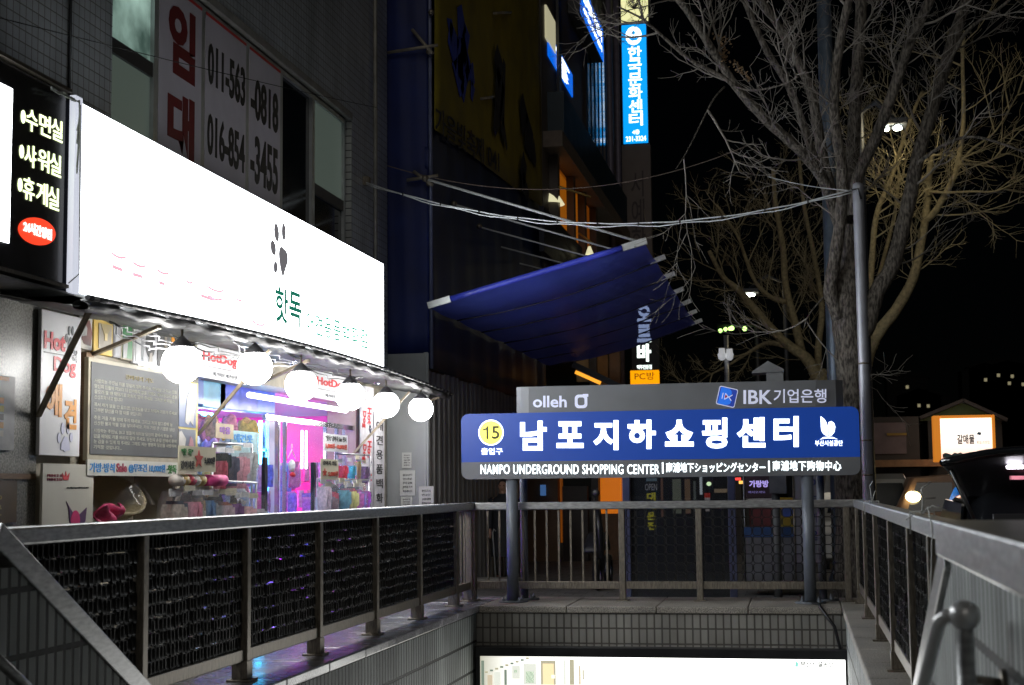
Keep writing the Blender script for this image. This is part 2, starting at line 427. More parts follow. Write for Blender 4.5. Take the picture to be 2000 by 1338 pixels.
# ball-topped handrail on the right, and the plain one on the left
t = thing('ball_handrail', 'steel handrail with a ball end on a post beside the right parapet', 'handrail', (.4, 3.6, 0))
bc = PX(1884, 1203, .38)
MB().ball(bc, .037, 24, 16).lathe(bc, [(.0, -.075), (.024, -.075), (.027, -.06), (.027, -.02), (.02, .0)], 20, (0, -1, .0)).build('ball_end', mat('polished_steel', (.62, .62, .62), .3, .35, .1, 6), t)
MB().tube([bc + V((-.01, .0, 0)), bc + V((-.042, .01, -.002)), bc + V((-.055, .05, -.02)), bc + V((-.20, 3.2, -1.75))], .017, 16).build('rail_tube', mat('polished_steel', (.62, .62, .62), .3, .35, .1, 6), t)
MB().tube([bc + V((.0, .0, -.02)), V((bc.x, bc.y, 0))], .021, 16).build('post', steel, t)
MB().tube([bc + V((.02, .1, -.16)), V((XR + .02, bc.y + .1, bc.z - .17))], .012, 10).lathe((XR + .02, bc.y + .1, bc.z - .17), [(0, 0), (.035, 0), (.035, .012), (0, .012)], 16, (-1, 0, 0)).build('wall_bracket', steel_dull, t)
t = thing('side_handrail', 'blue gleaming steel tube handrail in the lower left corner', 'handrail', (-3.4, 5, 0))
a, c = PX(-60, 1236, -3.3), PX(48, 1338, -3.3)
MB().tube([a, c, c + (c - a) * 2], .024, 14).build('rail_tube', steel, t)
MB().tube([c + (c - a) * .6, c + (c - a) * .6 + V((-.15, 0, -.05)), c + (c - a) * .6 + V((-.26, 0, -.05))], .012, 8).build('wall_bracket', steel_dull, t)

# ------------------------------------------------------------------ the station sign over the far railing
YS = 17.0
blue_panel = emit('sign_blue_panel', (.003, .035, .24), .48, (.008, .05, .3))
band = mat('sign_grey_panel', (.15, .155, .165), .4, .2, .1, 3)
lit_w = emit('lit_white_letters', (.85, .97, 1), 2.6)
t = thing('station_entrance_sign', 'wide blue underground shopping centre sign on four grey posts above the stairwell end', 'sign', (PY(1290, 1170, YS).x, YS, .2))
S = RY(YS, 902, 799.5, 1678, 934)
S.X0, S.X1 = PY(901, 870, YS).x, PY(1679, 860, YS).x; S.Z0, S.Z1 = 1.605, 2.36
sw, sh = S.X1 - S.X0, S.Z1 - S.Z0
vb = .262
def on(sgn, s, x0, y0, x1, y1, name='lettering', m=lit_w, **k):
    """lettering whose photo box is x0,y0..x1,y1"""
    a, c, d = PY(x0, y1, sgn.Y), PY(x1, y1, sgn.Y), PY(x0, y0, sgn.Y)
    return text(name, s, m, t, V((a.x, sgn.Y - .002, a.z)), V((c.x - a.x, 0, c.z - a.z)), V((d.x - a.x, 0, d.z - a.z)), **k)
r = .085
pts = [(S.X0 + u, S.Z0 + v) for u, v in rrect(0, 0, sw, sh, r, r, 6)]
zb = S.Z0 + sh * vb
up = [p for p in pts if p[1] > zb + .01]; lo = [p for p in pts if p[1] < zb - .01]
upper = [(S.X1, zb)] + [p for p in up if p[0] > 0 and p[0] > S.X0 + sw / 2] + [p for p in up if p[0] <= S.X0 + sw / 2] + [(S.X0, zb)]
lower = [(S.X0, zb)] + [p for p in lo if p[0] < S.X0 + sw / 2] + [p for p in lo if p[0] >= S.X0 + sw / 2] + [(S.X1, zb)]
def plate(poly, Y, d): return MB().prism([(x, Y, z) for x, z in poly], (0, d, 0))
plate(upper, YS, .14).build('name_panel', blue_panel, t)
plate(lower, YS, .14).build('translation_panel', band, t)
H = RY(YS + .05, 1009, 740, 1647, 800); H.Z0, H.Z1 = S.Z1 + .0, S.Z1 + .3
H.X0, H.X1 = PY(1009, 770, H.Y).x, PY(1647, 770, H.Y).x
hp = [(H.X0, 0), (H.X0 + .06, -.035), (H.X0 + .15, -.05), (H.X1 - .3, -.05), (H.X1 - .08, -.01), (H.X1, .06), (H.X1, .22), (H.X0, .22)]
MB().prism([(x, H.Y + y, H.Z0 + .001) for x, y in hp], (0, 0, H.Z1 - H.Z0)).build('header_box', band, t)
H.Y -= .05
# posts, two in front and two behind
for px, YY, rr in ((1000, YS + .02, .068), (1583, YS + .02, .066), (1023, YS + .42, .045), (1608, YS + .42, .045)):
    p = PY(px, 1160, YY); top = 1.62 if YY < YS + .1 else 2.2
    po = MB().tube([(p.x, YY + .06, .2), (p.x, YY + .06, top)], rr, 24).build('post', grey_paint, t)
    fb = MB().lathe((p.x, YY + .06, .2), [(0, 0), (.17, 0), (.17, .018), (0, .018)], 28)
    for i in range(4):
        aa = math.pi / 4 + i * math.pi / 2; q = (p.x + .13 * math.cos(aa), YY + .06 + .13 * math.sin(aa), .218)
        fb.lathe(q, [(0, .05), (.012, .05), (.012, .025), (.022, .025), (.022, 0)][::-1], 6)
    fb.build('base_flange', grey_paint, po)
for i, (x0, y0, x1, y1, ch) in enumerate(((1016, 822, 1068, 880, '남'), (1087, 823, 1140, 875, '포'), (1159, 821, 1208, 879, '지'), (1226, 820, 1281, 877, '하'), (1299, 820, 1355, 872, '쇼'), (1371, 816, 1421, 876, '핑'), (1439, 815, 1495, 874, '센'), (1511, 813, 1560, 873, '터'))):
    on(S, ch, x0, y0, x1, y1, bold=.038)
on(S, '출입구', 940, 875, 982, 888, bold=.012)
on(S, 'NAMPO UNDERGROUND SHOPPING CENTER', 939, 907.5, 1288, 926, bold=.006, space=1.08)
on(S, '南浦地下ショッピングセンター', 1301, 903.5, 1495, 922.5, bold=.012)
on(S, '南浦地下购物中心', 1509, 900, 1643, 919.5, bold=.012, space=1.1)
for px, y in ((1294.5, 914), (1502, 911)):
    a = PY(px, y, YS); MB().box((a.x - .008, YS - .004, a.z - .062), (a.x + .008, YS, a.z + .062)).build('divider', lit_w, t)
def disc(c, r, Y, d=.005, n=40): return MB().prism([(c.x + r * math.cos(2 * math.pi * i / n), Y, c.z + r * math.sin(2 * math.pi * i / n)) for i in range(n)], (0, -d, 0))
c = PY(959, 845, YS); disc(c, .148, YS, .004).build('number_rim', lit_w, t)
nd = disc(c, .136, YS - .004, .003).build('number_disc', emit('lit_yellow_disc', (1, .83, .12), 1.05), t)
a = PY(942, 858, YS); nk = mat('number_ink', (.05, .06, .02), .5); text('number', '5', nk, nd, V((c.x + .012, YS - .008, c.z - .074)), V((.088, 0, 0)), V((0, 0, .148)), bold=.012); MB().prism([(c.x + x, YS - .008, c.z + z) for x, z in ((-.052, -.074), (-.03, -.074), (-.03, .074), (-.046, .074), (-.056, .052), (-.092, .042), (-.092, .026), (-.052, .034))], (0, -.004, 0)).build('number', nk, nd)
# emblem of the operator at the right end: sail leaf, half round and base swoosh, with its line of text
c = PY(1617, 838, YS); k = .0058
def em(pts): return [(c.x + x * k, YS - .001, c.z + y * k) for x, y in pts]
eb = MB()
eb.prism(em([(-13, 25), (-6, 19), (-2, 12), (0, 4), (0, -13), (-3, -13), (-9, -9), (-12.5, -2), (-13, 5)]), (0, -.004, 0))
eb.prism(em([(1.5, 13), (7, 15), (12, 11), (14, 4), (12, -6), (7, -12), (1.5, -14)]), (0, -.004, 0))
eb.prism(em([(-16, -20), (-9, -15.5), (0, -14.5), (9, -15.5), (18, -20), (9, -18.3), (0, -17.6), (-9, -18.3)]), (0, -.004, 0))
eb.build('emblem', lit_w, t)
on(S, '부산시설공단', 1592, 860, 1646, 871, bold=.012)
# header lettering and logos, pale vinyl with brightness put in as a faint glow
vin = emit('glowing_vinyl', (.55, .57, .72), .55)
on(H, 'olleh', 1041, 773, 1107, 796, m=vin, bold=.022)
bb = MB(); a = PY(1135, 784, H.Y); kk = .0056
ou = rrect(-13, -14, 13, 14, 8, 8, 5); inn = rrect(-7, -8, 7, 8, 4, 4, 5)
vs = [(a.x + x * kk, H.Y - .004, a.z + z * kk) for x, z in ou + inn]; n = len(ou)
bb.add(vs, [(j, (j + 1) % n, n + (j + 1) % n, n + j) for j in range(n)])
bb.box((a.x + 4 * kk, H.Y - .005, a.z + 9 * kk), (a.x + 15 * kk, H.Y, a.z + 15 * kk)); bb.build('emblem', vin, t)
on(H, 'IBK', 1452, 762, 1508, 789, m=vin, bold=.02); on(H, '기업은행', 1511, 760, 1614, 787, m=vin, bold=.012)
a = PY(1420, 775, H.Y); th = math.radians(-14); ct, st = math.cos(th), math.sin(th)
def rot(pts, s=.0056): return [(a.x + (x * ct - y * st) * s, a.z + (x * st + y * ct) * s) for x, y in pts]
lb = MB().prism([(x, H.Y - .001, z) for x, z in rot(rrect(-19, -19, 19, 19, 4, 4))], (0, -.003, 0), 0)
lb.prism([(x, H.Y - .004, z) for x, z in rot(rrect(-17.5, -17.5, 17.5, 17.5, 3.4, 3.4))], (0, -.002, 0), 1)
lb.prism([(x, H.Y - .006, z) for x, z in rot([(-15, -17)] + [(-15, 17)] + [(-2 + 10 * math.cos(q), 8.5 + 8.5 * math.sin(q)) for q in [math.pi/2 - i * math.pi / 8 for i in range(9)]] + [(-2 + 12 * math.cos(q), -8.5 + 8.5 * math.sin(q)) for q in [math.pi/2 - i * math.pi / 8 for i in range(9)]])], (0, -.002, 0), 2)
for seg in (((-9, 6), (-9, -6)), ((4, 0), (10, 6)), ((4, 0), (10, -6)), ((-4, 6), (-4, -6)), ((-4, 6), (3, 0)), ((-4, -6), (3, 0))):
    p, q = rot(seg); lb.bar((p[0], H.Y - .009, p[1]), (q[0], H.Y - .009, q[1]), .002, .006, (0, -1, 0), 0) if False else lb.bar((p[0], H.Y - .009, p[1]), (q[0], H.Y - .009, q[1]), .009, .003, (0, -1, 0), 0)
p = rot([(-4, 4), (-4, -4), (1, 0)]); lb.prism([(x, H.Y - .0105, z) for x, z in p], (0, -.001, 0), 3)
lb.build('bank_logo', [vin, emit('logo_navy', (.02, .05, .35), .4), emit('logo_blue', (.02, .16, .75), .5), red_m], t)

# ------------------------------------------------------------------ bright poster box below the end wall
t = thing('poster_light_box', 'bright white advertising light box at the bottom of the stairwell', 'light box', (-1.6, YF - .1, -2))
B = RY(YF - .16, 938, 1281, 1653, 1338); B.Z0 = B.Z1 - 1.5
B.X0, B.X1 = PY(938, 1300, B.Y).x, PY(1651, 1300, B.Y).x
bz = B.Z1
fr = MB().box((B.X0 - .06, B.Y + .012, B.Z0), (B.X1 + .05, B.Y + .155, bz + .1)).box((B.X0 - .05, B.Y - .02, bz), (B.X1 + .04, B.Y + .01, bz + .1))
for xa, xb in ((B.X0 - .05, B.X0), (B.X1, B.X1 + .04)): fr.box((xa, B.Y - .02, B.Z0), (xb, B.Y + .01, bz - .001))
fr.build('frame', black_m, t, bevel=.004)
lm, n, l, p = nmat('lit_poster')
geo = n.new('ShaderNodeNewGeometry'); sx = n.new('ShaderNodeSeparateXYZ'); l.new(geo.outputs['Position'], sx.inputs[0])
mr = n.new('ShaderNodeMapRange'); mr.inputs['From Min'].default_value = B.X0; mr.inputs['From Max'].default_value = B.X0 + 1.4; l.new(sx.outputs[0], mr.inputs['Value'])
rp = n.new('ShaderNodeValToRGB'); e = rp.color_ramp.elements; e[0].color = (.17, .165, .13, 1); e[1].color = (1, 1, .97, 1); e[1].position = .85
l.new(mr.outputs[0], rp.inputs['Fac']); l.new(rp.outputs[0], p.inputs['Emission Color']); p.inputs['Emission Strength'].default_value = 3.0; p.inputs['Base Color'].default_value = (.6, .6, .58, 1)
MB().box((B.X0, B.Y, B.Z0), (B.X1, B.Y + .012, bz)).build('lit_face', lm, t)
pal = [emit('poster_tint_a', (.45, .42, .3), 1.0), emit('poster_tint_b', (.7, .72, .64), 1.1), emit('poster_tint_c', (.62, .52, .38), 1.0), emit('poster_tint_d', (.2, .25, .2), 1.0)]
pb = MB(); rnd = random.Random(5)
def pr(x0, y0, x1, y1, mi, d=.003):
    a, c = PY(x0, y0, B.Y), PY(x1, y1, B.Y); pb.box((a.x, B.Y - d, c.z), (c.x, B.Y, a.z), mi)
for x0, y0, x1, y1, mi in ((940, 1290, 946, 1338, 3), (952, 1318, 962, 1338, 2), (965, 1312, 978, 1338, 1), (985, 1308, 990, 1338, 3), (1000, 1300, 1016, 1326, 1), (1022, 1296, 1048, 1338, 1), (1027, 1311, 1043, 1334, 3), (1056, 1290, 1086, 1338, 0), (1060, 1296, 1082, 1338, 2), (1100, 1288, 1106, 1338, 1), (1112, 1288, 1122, 1338, 0), (1130, 1300, 1135, 1338, 2), (1004, 1308, 1010, 1314, 3), (1077, 1318, 1084, 1325, 1), (1137, 1308, 1141, 1328, 0)): pr(x0, y0, x1, y1, mi)
for i in range(9):
    x = 947 + i * 10; a = PY(x, 1311 - i * 3.4, B.Y); pb.box((a.x, B.Y - .004, a.z - .02), (a.x + .035, B.Y, a.z), 3 if i % 2 else 0)
pb.build('interior_picture', pal, t)
on(B, '부산시설공단', 1563, 1291, 1629, 1303, m=mat('poster_grey_ink', (.05, .08, .06), .6, spec=.1), bold=.03)
a = PY(1556, 1297, B.Y); MB().prism([(a.x + x * .005, B.Y - .001, a.z + z * .005) for x, z in ((-4, -6), (3, -6), (4, 2), (-2, 7))], (0, -.002, 0)).build('emblem', emit('poster_teal', (.3, .7, .6), 1), t)

# black cable hanging over the end coping, white ties on the street-side rail
p = [PZ(1562, 1163, .26), PZ(1578, 1176, .215), PZ(1600, 1180, .215), V((.2, YF - .06, .2)), V((.34, YF - .06, .0)), V((.41, YF - .05, -.3)), V((.42, YF - .05, -1.6))]
tag(MB().tube(p, .018, 8).build('black_cable', black_m), 'black cable running from the sign post over the end coping', 'cable')
rnd = random.Random(8); zt = 1.345; ws = mat('white_string', (.6, .6, .58), .5)
for px, py, tips, lab in ((1800, 978, ((-20, -45), (18, -60), (28, -30), (-30, 10), (40, -8)), 'tuft of loose white string tied round the street side handrail'), (1702, 968, ((3, -40), (8, -22), (-3, 12)), 'small knot of white string at the far end of the street side handrail')):
    ties = MB(); s = PX(px, py, .62); s.z = zt
    for dx, dz in tips:
        k = s.y / FPX; e2 = s + V((dx * k, rnd.uniform(-.1, .1), -dz * k)); mid = s + V((dx * k * .3 + rnd.uniform(-.02, .02), rnd.uniform(-.06, .06), -dz * k * .6 + .03))
        ties.tube([s, s.lerp(mid, .5) + V((.005, 0, .01)), mid, e2], .0035, 5)
    ties.tube([s + V((-.06, 0, -.1)), s + V((-.062, 0, .012)), s + V((.06, 0, .012)), s + V((.062, 0, -.1))], .005, 5)
    tag(ties.build('plastic_string', ws), lab, 'string', 'white strings on the handrail')
s = PX(1812, 990, .6); tag(MB().tube([s, s + V((.0, -.2, -.1)), s + V((-.03, -.25, -.5)), s + V((.0, -.3, -.78))], .0035, 5).build('plastic_string', ws), 'long white string hanging down over the street side lattice', 'string', 'white strings on the handrail')
# ================================================================== pet shop building
XW = -5.5
bld = thing('pet_shop_building', 'grey tiled two storey building with a pet shop on its ground floor', 'building', (-7, 14, 0))
yA, yB = 11.35, PX(679, 222, -5.55).y          # window opening
zA, zB = 3.7, 6.3
YE = 19.9
wb = MB()
wb.box((-6, -2, zB), (XW, YE, 12)).box((-6, -2, 2.912), (XW, YE, zA)).box((-6, -2, zA + .001), (XW, yA, zB - .001)).box((-6, yB, zA + .001), (XW, YE, zB - .001))
wb.build('tiled_wall', wall_tile, bld)
MB().box((-6, yB - .004, zA + .002), (XW + .002, yB, zB - .002)).build('window_reveal', jamb_tile, bld)
MB().box((XW - .05, yA, zB - .07), (XW + .012, yB + .02, zB + .015)).build('lintel', concrete, bld)
MB().box((-9.5, 19.0, 0), (-5.95, YE - .01, 12)).box((-9.5, YE - .05, 0), (XW - .01, YE, 2.912)).build('side_wall', concrete, bld)
# windows: frames and panes, bay by bay (photo columns)
cols = [215, 302, 394, 481, 548, 611, 671]
ys = [PX(x, 200, -5.58).y for x in cols]; ys[0] = yA + .03; ys[-1] = yB - .03
dark_glass = mat('dark_window_glass', (.012, .016, .02), .06, 0, .2, 2, spec=.7)
lit_curtain, n, l, p = nmat('lit_frosted_window')
no = n.new('ShaderNodeTexNoise'); no.inputs['Scale'].default_value = 1.6; no.inputs['Detail'].default_value = 5; tc = n.new('ShaderNodeTexCoord'); l.new(tc.outputs['Object'], no.inputs[0])
rp = n.new('ShaderNodeValToRGB'); rp.color_ramp.elements[0].color = (.03, .055, .045, 1); rp.color_ramp.elements[1].color = (.30, .44, .38, 1); rp.color_ramp.elements[0].position = .35; rp.color_ramp.elements[1].position = .7
l.new(no.outputs[0], rp.inputs[0]); l.new(rp.outputs[0], p.inputs['Emission Color']); p.inputs['Emission Strength'].default_value = 1.25; p.inputs['Base Color'].default_value = (.1, .12, .11, 1); p.inputs['Roughness'].default_value = .15
dim_curtain = emit('dim_frosted_window', (.05, .065, .055), .9)
for i in range(6):
    fr = MB(); a, c = ys[i], ys[i + 1]; X0 = -5.6
    for y in (a, c - .045): fr.box((X0 - .04, y, zA), (X0 + .03, y + .045, zB - .08))
    for z in (zA, zB - .13): fr.box((X0 - .038, a + .046, z), (X0 + .028, c - .046, z + .05))
    zt = 5.3 if i == 0 else 5.13
    if i in (0, 5): fr.box((X0 - .036, a + .046, zt - .1), (X0 + .02, c - .046, zt + .03), 1)
    f = fr.build('window_frame', [alu, dark_m], bld)
    b = MB().box((X0 - .02, a + .04, zt if i in (0, 5) else zA), (X0 - .01, c - .04, zB - .09), 0)
    if i in (0, 5): b.box((X0 - .02, a + .04, zA + .05), (X0 - .01, c - .04, zt - .1), 1)
    b.build('pane', [lit_curtain if i == 0 else dim_curtain if i == 5 else dark_glass, dim_curtain if i == 0 else dark_glass], f)
# vinyl banners in the window: a red word in one bay, two phone numbers across the next two
ban = mat('pale_banner', (.66, .62, .70), .5, 0, .12, 2)
def window_banner(i, label):
    a, c = ys[i] + .05, ys[i + 1] - .05
    r = RX(-5.565, 0, 0, 0, 0, raw=(a, zA + .02, c, zB - .12))
    t = thing('window_banner', label, 'banner', r.p(.5, 0))
    r.slab(.006).build('sheet', ban, t)
    MB().box((r.X, a, r.Z1 - .03), (r.X + .003, c, r.Z1)).build('top_stripe', red_m, t)
    return t, r
def px_text(t, X, s, tl, br, m, name='lettering', **k):
    r = RX(X, *tl, *br)
    return r.text(name, s, m, t, 0, 0, 1, 1, **k)
dkred = mat('dark_red_vinyl', (.17, .005, .012), .5, 0, .1, 4)
t, r = window_banner(1, 'white window banner with two huge red letters above the shop sign')
a, c = PX(328, 158, r.X), PX(377, 145, r.X)
r.text('lettering', '임', dkred, t, .2, (PX(350, 150, r.X).z - r.Z0) / (r.Z1 - r.Z0), .83, (PX(345, 5, r.X).z - r.Z0) / (r.Z1 - r.Z0), bold=.045)
r.text('lettering', '대', dkred, t, .2, (PX(350, 305, r.X).z - r.Z0) / (r.Z1 - r.Z0), .83, (PX(345, 178, r.X).z - r.Z0) / (r.Z1 - r.Z0), bold=.045)
for i, (s1, s2), lab in ((2, ('011-563', '016-854'), 'pale window banner with the first halves of two black phone numbers'), (3, ('-0818', '-3455'), 'pale window banner with the last halves of two black phone numbers')):
    t, r = window_banner(i, lab)
    zz = lambda x, y: (PX(x, y, r.X).z - r.Z0) / (r.Z1 - r.Z0)
    x = 440 if i == 2 else 515
    u0, u1 = (.05, .97) if i == 2 else (.04, .92)
    y1 = (105, 185, 240, 320) if i == 2 else (165, 245, 275, 368)
    r.text('lettering', s1, ink, t, u0, zz(x, y1[1]), u1, zz(x, y1[0]), bold=.03); r.text('lettering', s2, ink, t, u0, zz(x, y1[3]), u1, zz(x, y1[2]), bold=.03)
# lamp glow seen inside the dark window, drain pipe on the wall
q = PX(556, 317, -5.63); MB().ball(q, .03, 10, 6, sq=(.4, 1.6, .8)).build('bulb', emit('warm_bulb', (1, .8, .35), 2.5), bld)
q = PX(733, 300, -5.44); MB().tube([(q.x, q.y, 2.9), (q.x, q.y, 11)], .028, 10).build('drain_pipe', mat('old_pipe', (.3, .29, .26), .5, .3, .3, 5), bld)
q = PX(138, 80, -5.48); MB().tube([(-5.485, q.y, 4.3), (-5.485, q.y, 11)], .014, 6).build('wall_cable', black_m, bld)
q = PX(715, 355, -5.47); MB().box((-5.5, q.y - .05, q.z - .05), (-5.42, q.y + .05, q.z + .06)).build('cable_bracket', steel_dull, bld)

# ground floor: piers, soffit, shop opening
yo0, yo1, zo = 13.3, 18.45, 2.62
b = MB(); b.box((-6, -2, 0), (XW, 10.22, 2.89)); b.build('granite_pier', pier_m, bld)
b = MB(); b.box((-5.9, 10.23, 0), (XW - .02, 11.1, 2.89)).box((-5.9, 11.1, 1.78), (XW - .02, yo0, 2.89)).box((-5.9, 11.1, 0), (XW - .02, yo0, .75)).box((-6.1, 11.1, .75), (-5.9, yo0, 1.78)).box((-5.9, 12.75, .75), (XW - .02, yo0, 1.78)).box((-5.9, yo1, 0), (XW - .02, YE - .06, 2.89)).box((-5.9, yo0, zo), (XW - .02, yo1, 2.89))
b.build('shop_front', mat('beige_shop_front', (.42, .38, .3), .6, 0, .25, 4), bld)
MB().box((XW - .02, 10.93, 0), (XW + .03, 11.06, 2.6)).build('door_jamb', brown_m, bld)
MB().box((-6, -2, 2.895), (-5.02, YE + .0, 2.909)).build('soffit', mat('dirty_soffit', (.3, .3, .3), .7, 0, .5, 3), bld)
rb = MB(); wl_ = [(-9.4, yo0, yo1)]
rb.box((-9.5, yo0 - .2, 0), (-9.4, yo1 + .3, 2.7)).box((-9.4, yo0 - .1, 0), (-5.92, yo0 - .001, 2.7)).box((-9.4, yo1 + .16, 0), (-5.92, yo1 + .26, 2.7)).box((-9.4, yo0, 2.63), (-5.53, yo1 + .15, 2.7)).box((-9.4, yo0, -.02), (-5.53, yo1 + .15, .02))
rb.build('shop_room', mat('white_room_wall', (.62, .62, .66), .45, 0, .08, 3), bld)

MB().box((-8.6, yo1 + .12, .9), (-5.75, yo1 + .155, 1.6)).box((-8.6, yo1 + .12, 1.61), (-5.75, yo1 + .155, 2.45)).build('pink_panel', mat('pink_wall_panel', (.72, .12, .42), .4, 0, .12, 3), bld)
MB().box((-8.6, yo1 + .12, .02), (-5.75, yo1 + .155, .89)).build('violet_panel', mat('violet_wall_panel', (.22, .14, .6), .4, 0, .2, 3), bld)
# glazed shop front with two dark pull handles
gd = MB(); gx = -5.56
for px in (541, 556, 635, 657, 672):
    y = PX(px, 850, gx).y; gd.box((gx - .02, y - .018, 0), (gx + .02, y + .018, 2.25))
gd.box((gx - .02, 15.2, 2.25), (gx + .02, yo1, 2.31))
door = gd.build('glass_door', mat('chrome_frame', (.7, .7, .75), .15, .9, .1, 4), bld)
for px, y0 in ((517, 893), (612, 903)):
    q = PX(px, y0, gx + .07); MB().box((gx + .05, q.y - .045, .3), (gx + .09, q.y + .045, q.z)).build('handle', black_m, door, bevel=.006)
MB().box((gx - .006, 15.7, .03), (gx + .002, 18.3, 2.24)).build('pane', glass('clear_glass', (.8, .85, 1), .07), door)

# coloured tube lights inside the shop
def tube_light(p, q, r, col, s, label, k):
    tag(MB().tube([p, q], r, 10).build('tube_light', emit('tube_' + k, col, s)), label, 'lamp', 'coloured tube lights in the shop')
tube_light((-6.6, 18.3, .3), (-6.6, 18.3, 2.1), .03, (1, .02, .5), 40, 'upright pink tube light at the far end of the shop', 'pink')
tube_light((-7.6, 18.3, .3), (-7.6, 18.3, 2.3), .03, (.8, .02, .85), 45, 'upright pink tube light deep inside the shop', 'pink')
tube_light((-6.1, 13.9, 2.5), (-6.1, 16.3, 2.5), .025, (.06, .3, 1), 60, 'long blue tube light under the shop ceiling', 'blue')
tube_light((-7.2, 14.1, 2.45), (-7.2, 17.8, 2.45), .025, (.05, .45, 1), 45, 'cyan blue tube light over the inner shelves', 'cyan')
tube_light((-6.05, 16.42, .9), (-6.05, 16.42, 2.3), .02, (.05, .55, 1), 40, 'upright cyan tube light on the edge of the white shelf', 'cyan_edge')
tube_light((-8.0, 16.3, 2.2), (-6.2, 16.3, 2.2), .025, (.95, .95, 1), 34, 'white tube light over the goods shelf', 'white_shelf')
tube_light((-5.75, 15.6, .14), (-5.75, 18.1, .14), .025, (.2, .06, 1), 55, 'blue violet tube light along the shop floor', 'violet')
tube_light((-5.62, 14.9, 2.5), (-5.62, 18.35, 2.5), .03, (.9, .9, 1), 5, 'white tube light across the top of the glass door', 'white')
for px in (590, 598, 655): 
    q = PX(px, 830, -5.7); tag(MB().tube([(q.x, q.y, 1.75), (q.x, q.y, 2.2)], .014, 8).build('tube_light', emit('tube_w2', (.9, .85, 1), 5)), {590: 'short white tube light inside the glass door', 598: 'second short white tube light just right of its twin inside the glass door', 655: 'short white tube light by the right door frame'}[px], 'lamp', 'coloured tube lights in the shop')

# ------------------------------------------------------------------ main lit fascia signs
white_lit = emit('lit_white_acrylic', (.93, .98, 1), 9.0)
t = thing('shop_fascia_sign', 'long glowing white shop sign with a grey paw print', 'sign', (-5.1, 14, 2.93))
F = RX(-5.0, 0, 0, 0, 0, raw=(PX(158, 203, -5).y, 2.925, PX(749, 514, -5).y, 4.295))
MB().box((-5.4, F.Y0 - .03, F.Z0 - .03), (-5.035, F.Y1 + .012, F.Z1 + .02)).build('sign_box', mat('dark_sign_box', (.05, .055, .07), .4, .3, .2, 4), t, bevel=.01)
F.slab(.03).build('lit_face', white_lit, t)
MB().box((-5.03, F.Y0 - .11, F.Z0 - .02), (-4.985, F.Y0 - .002, F.Z1 + .03)).build('end_trim', emit('glowing_trim', (.75, .78, .9), .75), t)
dkg = emit('backlit_grey', (.13, .125, .135), 1)
def fpx(pts, d=.006, m=dkg, name='paw_print', b=None):
    P = [PX(x, y, -4.999) for x, y in pts]; return (b or MB()).prism(P, (d, 0, 0))
def ellpx(cx, cy, rx, ry, tilt, n=20):
    ct, st = math.cos(tilt), math.sin(tilt)
    return [(cx + rx * math.cos(a) * ct - ry * math.sin(a) * st, cy + rx * math.cos(a) * st + ry * math.sin(a) * ct) for a in [2 * math.pi * i / n for i in range(n)]]
pw = MB()
for e in ((539.5, 454, 4.6, 18, -.09), (553.5, 453, 3.8, 17, -.03), (533, 484, 5, 15, -.13), (537.5, 522, 3.9, 11.5, 0)): fpx(ellpx(*e), b=pw)
fpx([(548, 481), (553, 485), (559, 491), (561.5, 500), (561.5, 512), (557, 525), (553, 540), (551, 540.5), (547.5, 526), (545, 511), (544, 495), (545, 486)], b=pw)
pw.build('paw_print', dkg, t)
grn = emit('backlit_green', (.01, .16, .10), 1)
def fq(s, x0, y0, x1, y1, m=grn, **k):
    """text box on the fascia: left column x0 runs y0 (top) .. its bottom, edges follow the street"""
    a = RX(-4.999, x0, y0, x1, y1)
    return a.text('lettering', s, m, t, 0, 0, 1, 1, **k)
fq('핫', 537, 557, 562, 635, bold=.022); fq('독', 564, 566, 588, 641, bold=.022)
for i, ch in enumerate('애견용품백화점'):
    x = 598 + i * 17.6; y = 607 + i * 5.4
    fq(ch, x, y, x + 13.5, y + 46 - i * .6, m=emit('backlit_pale_green', (.04, .36, .24), 1.0), bold=.012)
pk = emit('backlit_pale_pink', (1, .5, .6), 1.0); ab = MB()
for cx, cy, rx in ((232, 498, 14), (272, 515, 13), (318, 529, 12), (369, 548, 7), (420, 563, 16), (467, 582, 7), (505, 630, 12), (420, 580, 14)):
    pts = [(cx + rx * u, cy + (4.6 * (1 - u * u)) + u * rx * .3) for u in [i / 6 - 1 for i in range(13)]]
    for w0, w1 in zip(pts[:-1], pts[1:]):
        ab.bar(PX(*w0, -4.996), PX(*w1, -4.996), .004, .022, (0, 0, 1))
for x0, y0, x1, y1 in ((219, 520, 240, 528), (259, 535, 278, 541), (310, 551, 321, 555), (392, 577, 418, 586)):
    ab.bar(PX(x0, y0, -4.996), PX(x1, y1, -4.996), .004, .03)
ab.build('overexposed_lettering', pk, t)  # glare put into the shape: only the arcs left of overexposed letters

